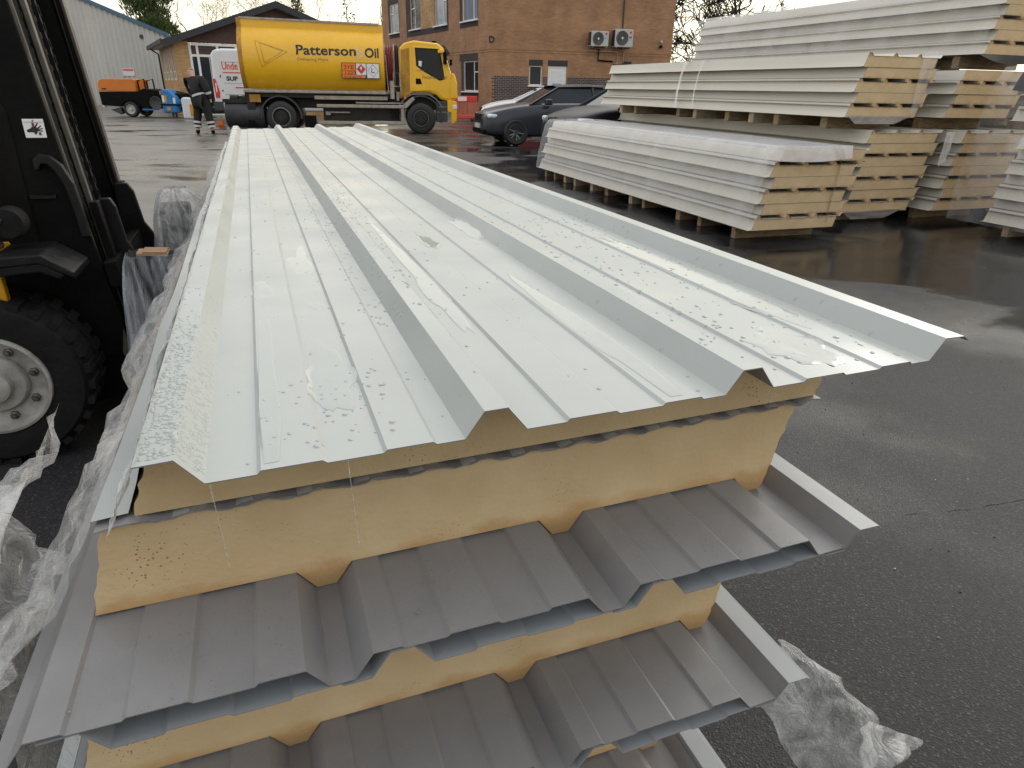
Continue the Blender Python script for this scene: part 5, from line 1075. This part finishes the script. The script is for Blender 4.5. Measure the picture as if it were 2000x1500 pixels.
wheel(FK, (-1.85, .1, .26), .26, .18, 'rim_white', 0, tyre='rubber'); wheel(FK, (-1.85, 1.28, .26), .26, .18, 'rim_white', 0, tyre='rubber', facing=1); wheel(FK, (.065, 1.36, .325), .325, .24, 'rim_white', 0, tyre='rubber', facing=1)
# mast side plate with hook-shaped guard and sticker
MB().prism([(.02, .35), (.02, 2.5), (.24, 2.5), (.40, 1.0), (.47, .45), (.44, .30)], 'y', .285, .30).build('mast_side_plate', M['black_paint'], FK, bevel=.004)
hk = [(.300, 1.045), (.302, 1.085), (.325, 1.105), (.36, 1.098), (.39, 1.065), (.415, 1.0), (.425, .9), (.43, .8), (.40, .80), (.395, .9), (.385, .98), (.365, 1.04), (.345, 1.068), (.325, 1.07), (.315, 1.05)]
MB().prism(hk, 'y', .25, .284).build('guard_hook', M['black_gloss'], FK, bevel=.005)
MB().prism([(.26, .96), (.33, .955), (.345, .96), (.345, .945), (.26, .945)], 'y', .27, .284).build('ledge', M['black_gloss'], FK)
sx0, sz0 = .293, 1.158
stk = MB().box(sx0, sx0+.066, .2822, .284, sz0, sz0+.064).build('warning_sticker', M['white_ink'], FK, bevel=.001)
def sq(poly): return [(sx0+a*.066, sz0+b*.064) for a, b in poly]
ic = MB()
for poly in ([(.12, .42), (.35, .52), (.50, .60), (.62, .56), (.66, .40), (.58, .24), (.50, .16), (.44, .30), (.15, .30)], [(.60, .50), (.82, .66), (.85, .62), (.64, .44)], [(.62, .46), (.90, .52), (.90, .47), (.64, .40)], [(.62, .42), (.88, .38), (.87, .33), (.62, .36)], [(.52, .58), (.68, .80), (.73, .77), (.58, .54)]): ic.prism(sq(poly), 'y', .2812, .282)
ic.build('hand_symbol', M['black_ink'], stk)
i2 = MB()
for poly in ([(.42, .62), (.42, .80), (.54, .80), (.54, .62)], [(.66, .14), (.66, .30), (.78, .30), (.78, .14)], [(.3, .5), (.5, .66), (.52, .63), (.32, .47)]): i2.prism(sq(poly), 'y', .2806, .281)
i2.build('arrow_symbol', M['pink_ink'], stk)
i3 = MB().prism(sq([(.45, .87), (.5, .96), (.55, .87)]), 'y', .281, .282).prism(sq([(.06, .83), (.94, .83), (.94, .84), (.06, .84)]), 'y', .281, .282); i3.build('triangle_symbol', M['black_ink'], stk)

# ------------------------------------------------------------------ loose stretch film around the pack
cb_ = MB().box(-.05, .055, -.045, .045, 0, .008).box(-.03, .05, -.04, .045, .009, .014).build('cardboard_packer', M['cardboard'], None); cb_.parent = None
FKm = Matrix.Translation((-1.95, 2.23, 0)) @ Matrix.Rotation(R(20), 4, 'Z')
cb_.matrix_world = FKm @ Matrix.Translation((.66, .07, .762)) @ Matrix.Rotation(R(4), 4, 'Y'); tag(cb_, 'torn cardboard packer lying on the wrapped black arm', 'cardboard')
def drape(label, base, hx, hy, ztop, zbot, m, seed, flare=.05, n=72, rows_=26, amp=.014, skew=(0, 0), hood=1.):
    mb = MB(); g_ = []
    for i in range(rows_+1):
        f = i/rows_; z = ztop+(zbot-ztop)*f; r = []
        for k in range(n):
            a = 2*PI*k/n; c, s_ = math.cos(a), math.sin(a); e = 5.; rr = (abs(c)**e+abs(s_)**e)**(-1/e); fo = amp*(.35+f)*(noise.noise((k*.55, f*1.6+seed, seed)) + .6*noise.noise((k*1.7, f*3., seed+4)))
            sc = (1+flare*f/max(hx, .01)*.6)*(hood+(1-hood)*min(1, f/.22)**.5); rd = rr*sc
            r.append(FKm @ Vector((base[0]+skew[0]*f+c*(hx*rd+fo+.01), base[1]+skew[1]*f+s_*(hy*rd+fo+.01), z+.012*noise.noise((k*.4, f*2, seed+9)))))
        g_.append(r+[r[0]])
    b = len(g_[0]); mb.strip(g_); return tag(mb.build('stretch_film', M[m], None, 60), label, 'plastic film', 'loose stretch film around the pack')
drape('clear film hanging in long folds over the black arm with cardboard on top', (.665, .065), .105, .07, .768, .03, 'film_folds', 1, .05, amp=.022, skew=(-.02, -.03), hood=.8)
drape('crumpled pale film bunched over the second black arm by the forklift', (.70, .78), .085, .08, .91, .3, 'film_bunched', 7, .12, amp=.045, skew=(.07, -.1), hood=.45)
def sheet(label, prof, vs, m, seed, amp, nj=4, cat='plastic film', name='stretch_film', sub=3, fade=None):
    """prof(v) -> list of (u, w) in pack coordinates; subdivided and crumpled"""
    mb = MB(); g_ = []
    for v in vs:
        P = [Vector((u, v, w)) for u, w in prof(v)]; r = []
        for j in range(len(P)-1):
            for k in range(sub): r.append(P[j].lerp(P[j+1], k/sub))
        r.append(P[-1]); out = []
        for j, p in enumerate(r):
            e = min(1, j/2.) if fade is None else fade
            a = amp*e*(noise.noise((p.x*9+seed, p.y*7, p.z*9)) + .7*noise.noise((p.x*24, p.y*17+seed, p.z*24)) + .4*noise.noise((p.x*60, p.y*40+seed, p.z*60)))
            out.append(PF @ (p+Vector((-a, a*.5, a*.6))))
        g_.append(out)
    mb.strip(g_); return tag(mb.build(name, M[m], None, 45), label, cat, 'loose stretch film around the pack')
vs1 = [.10+.035*i for i in range(60)]+[2.2+.09*i for i in range(40)]
sheet('crumpled clear film bulging along the side of the pack next to the forklift', lambda v: [(-.106, -.100), (-.135-.012*math.sin(v*5), -.15), (-.205-.01*math.sin(v*4+1), -.235), (-.235-.025*math.sin(v*6), -.32), (-.255, -.45), (-.245-.03*math.sin(v*5+2), -.62), (-.22, -.80)], vs1, 'film', 3, .022)
sheet('narrow crinkled film strip lying along the first rib of the top panel', lambda v: [(-.021, .033), (-.032, .014), (-.046, -.030), (-.060, -.052+.012*math.sin(v*9))], [.0+.02*i for i in range(100)]+[2.0+.06*i for i in range(62)], 'film_milky', 8, .006, fade=1)
sheet('puffed clear film at the open end of the pack by the forklift', lambda v: [(-.16, -.03-.1*(.3-v)), (-.20, -.09), (-.235-.10*v, -.16), (-.245, -.215), (-.225, -.255), (-.20, -.262)], [-.05+.02*i for i in range(20)], 'film', 12, .03, sub=5)
mb = MB(); gr = []
P4 = [Vector((.80, .02, -.60)), Vector((.92, .10, -.585)), Vector((1.16, .0, -.82)), Vector((.98, -.06, -.93))]
for i in range(19):
    f = i/18; r = []
    for j in range(19):
        g_ = j/18; p = (P4[0]*(1-g_)+P4[1]*g_)*(1-f)+(P4[3]*(1-g_)+P4[2]*g_)*f
        a = noise.noise((p.x*9, p.y*9, p.z*9))*.05+noise.noise((p.x*22, p.y*20, p.z*22))*.022; r.append(PF @ (p+Vector((a*.5, -a-.05*math.sin(PI*f), a*.6+.04*math.sin(PI*g_)))))
    gr.append(r)
tag(mb.strip(gr).build('stretch_film', M['film'], None, 45), 'torn clear film sticking out low beside the wet asphalt', 'plastic film', 'loose stretch film around the pack')
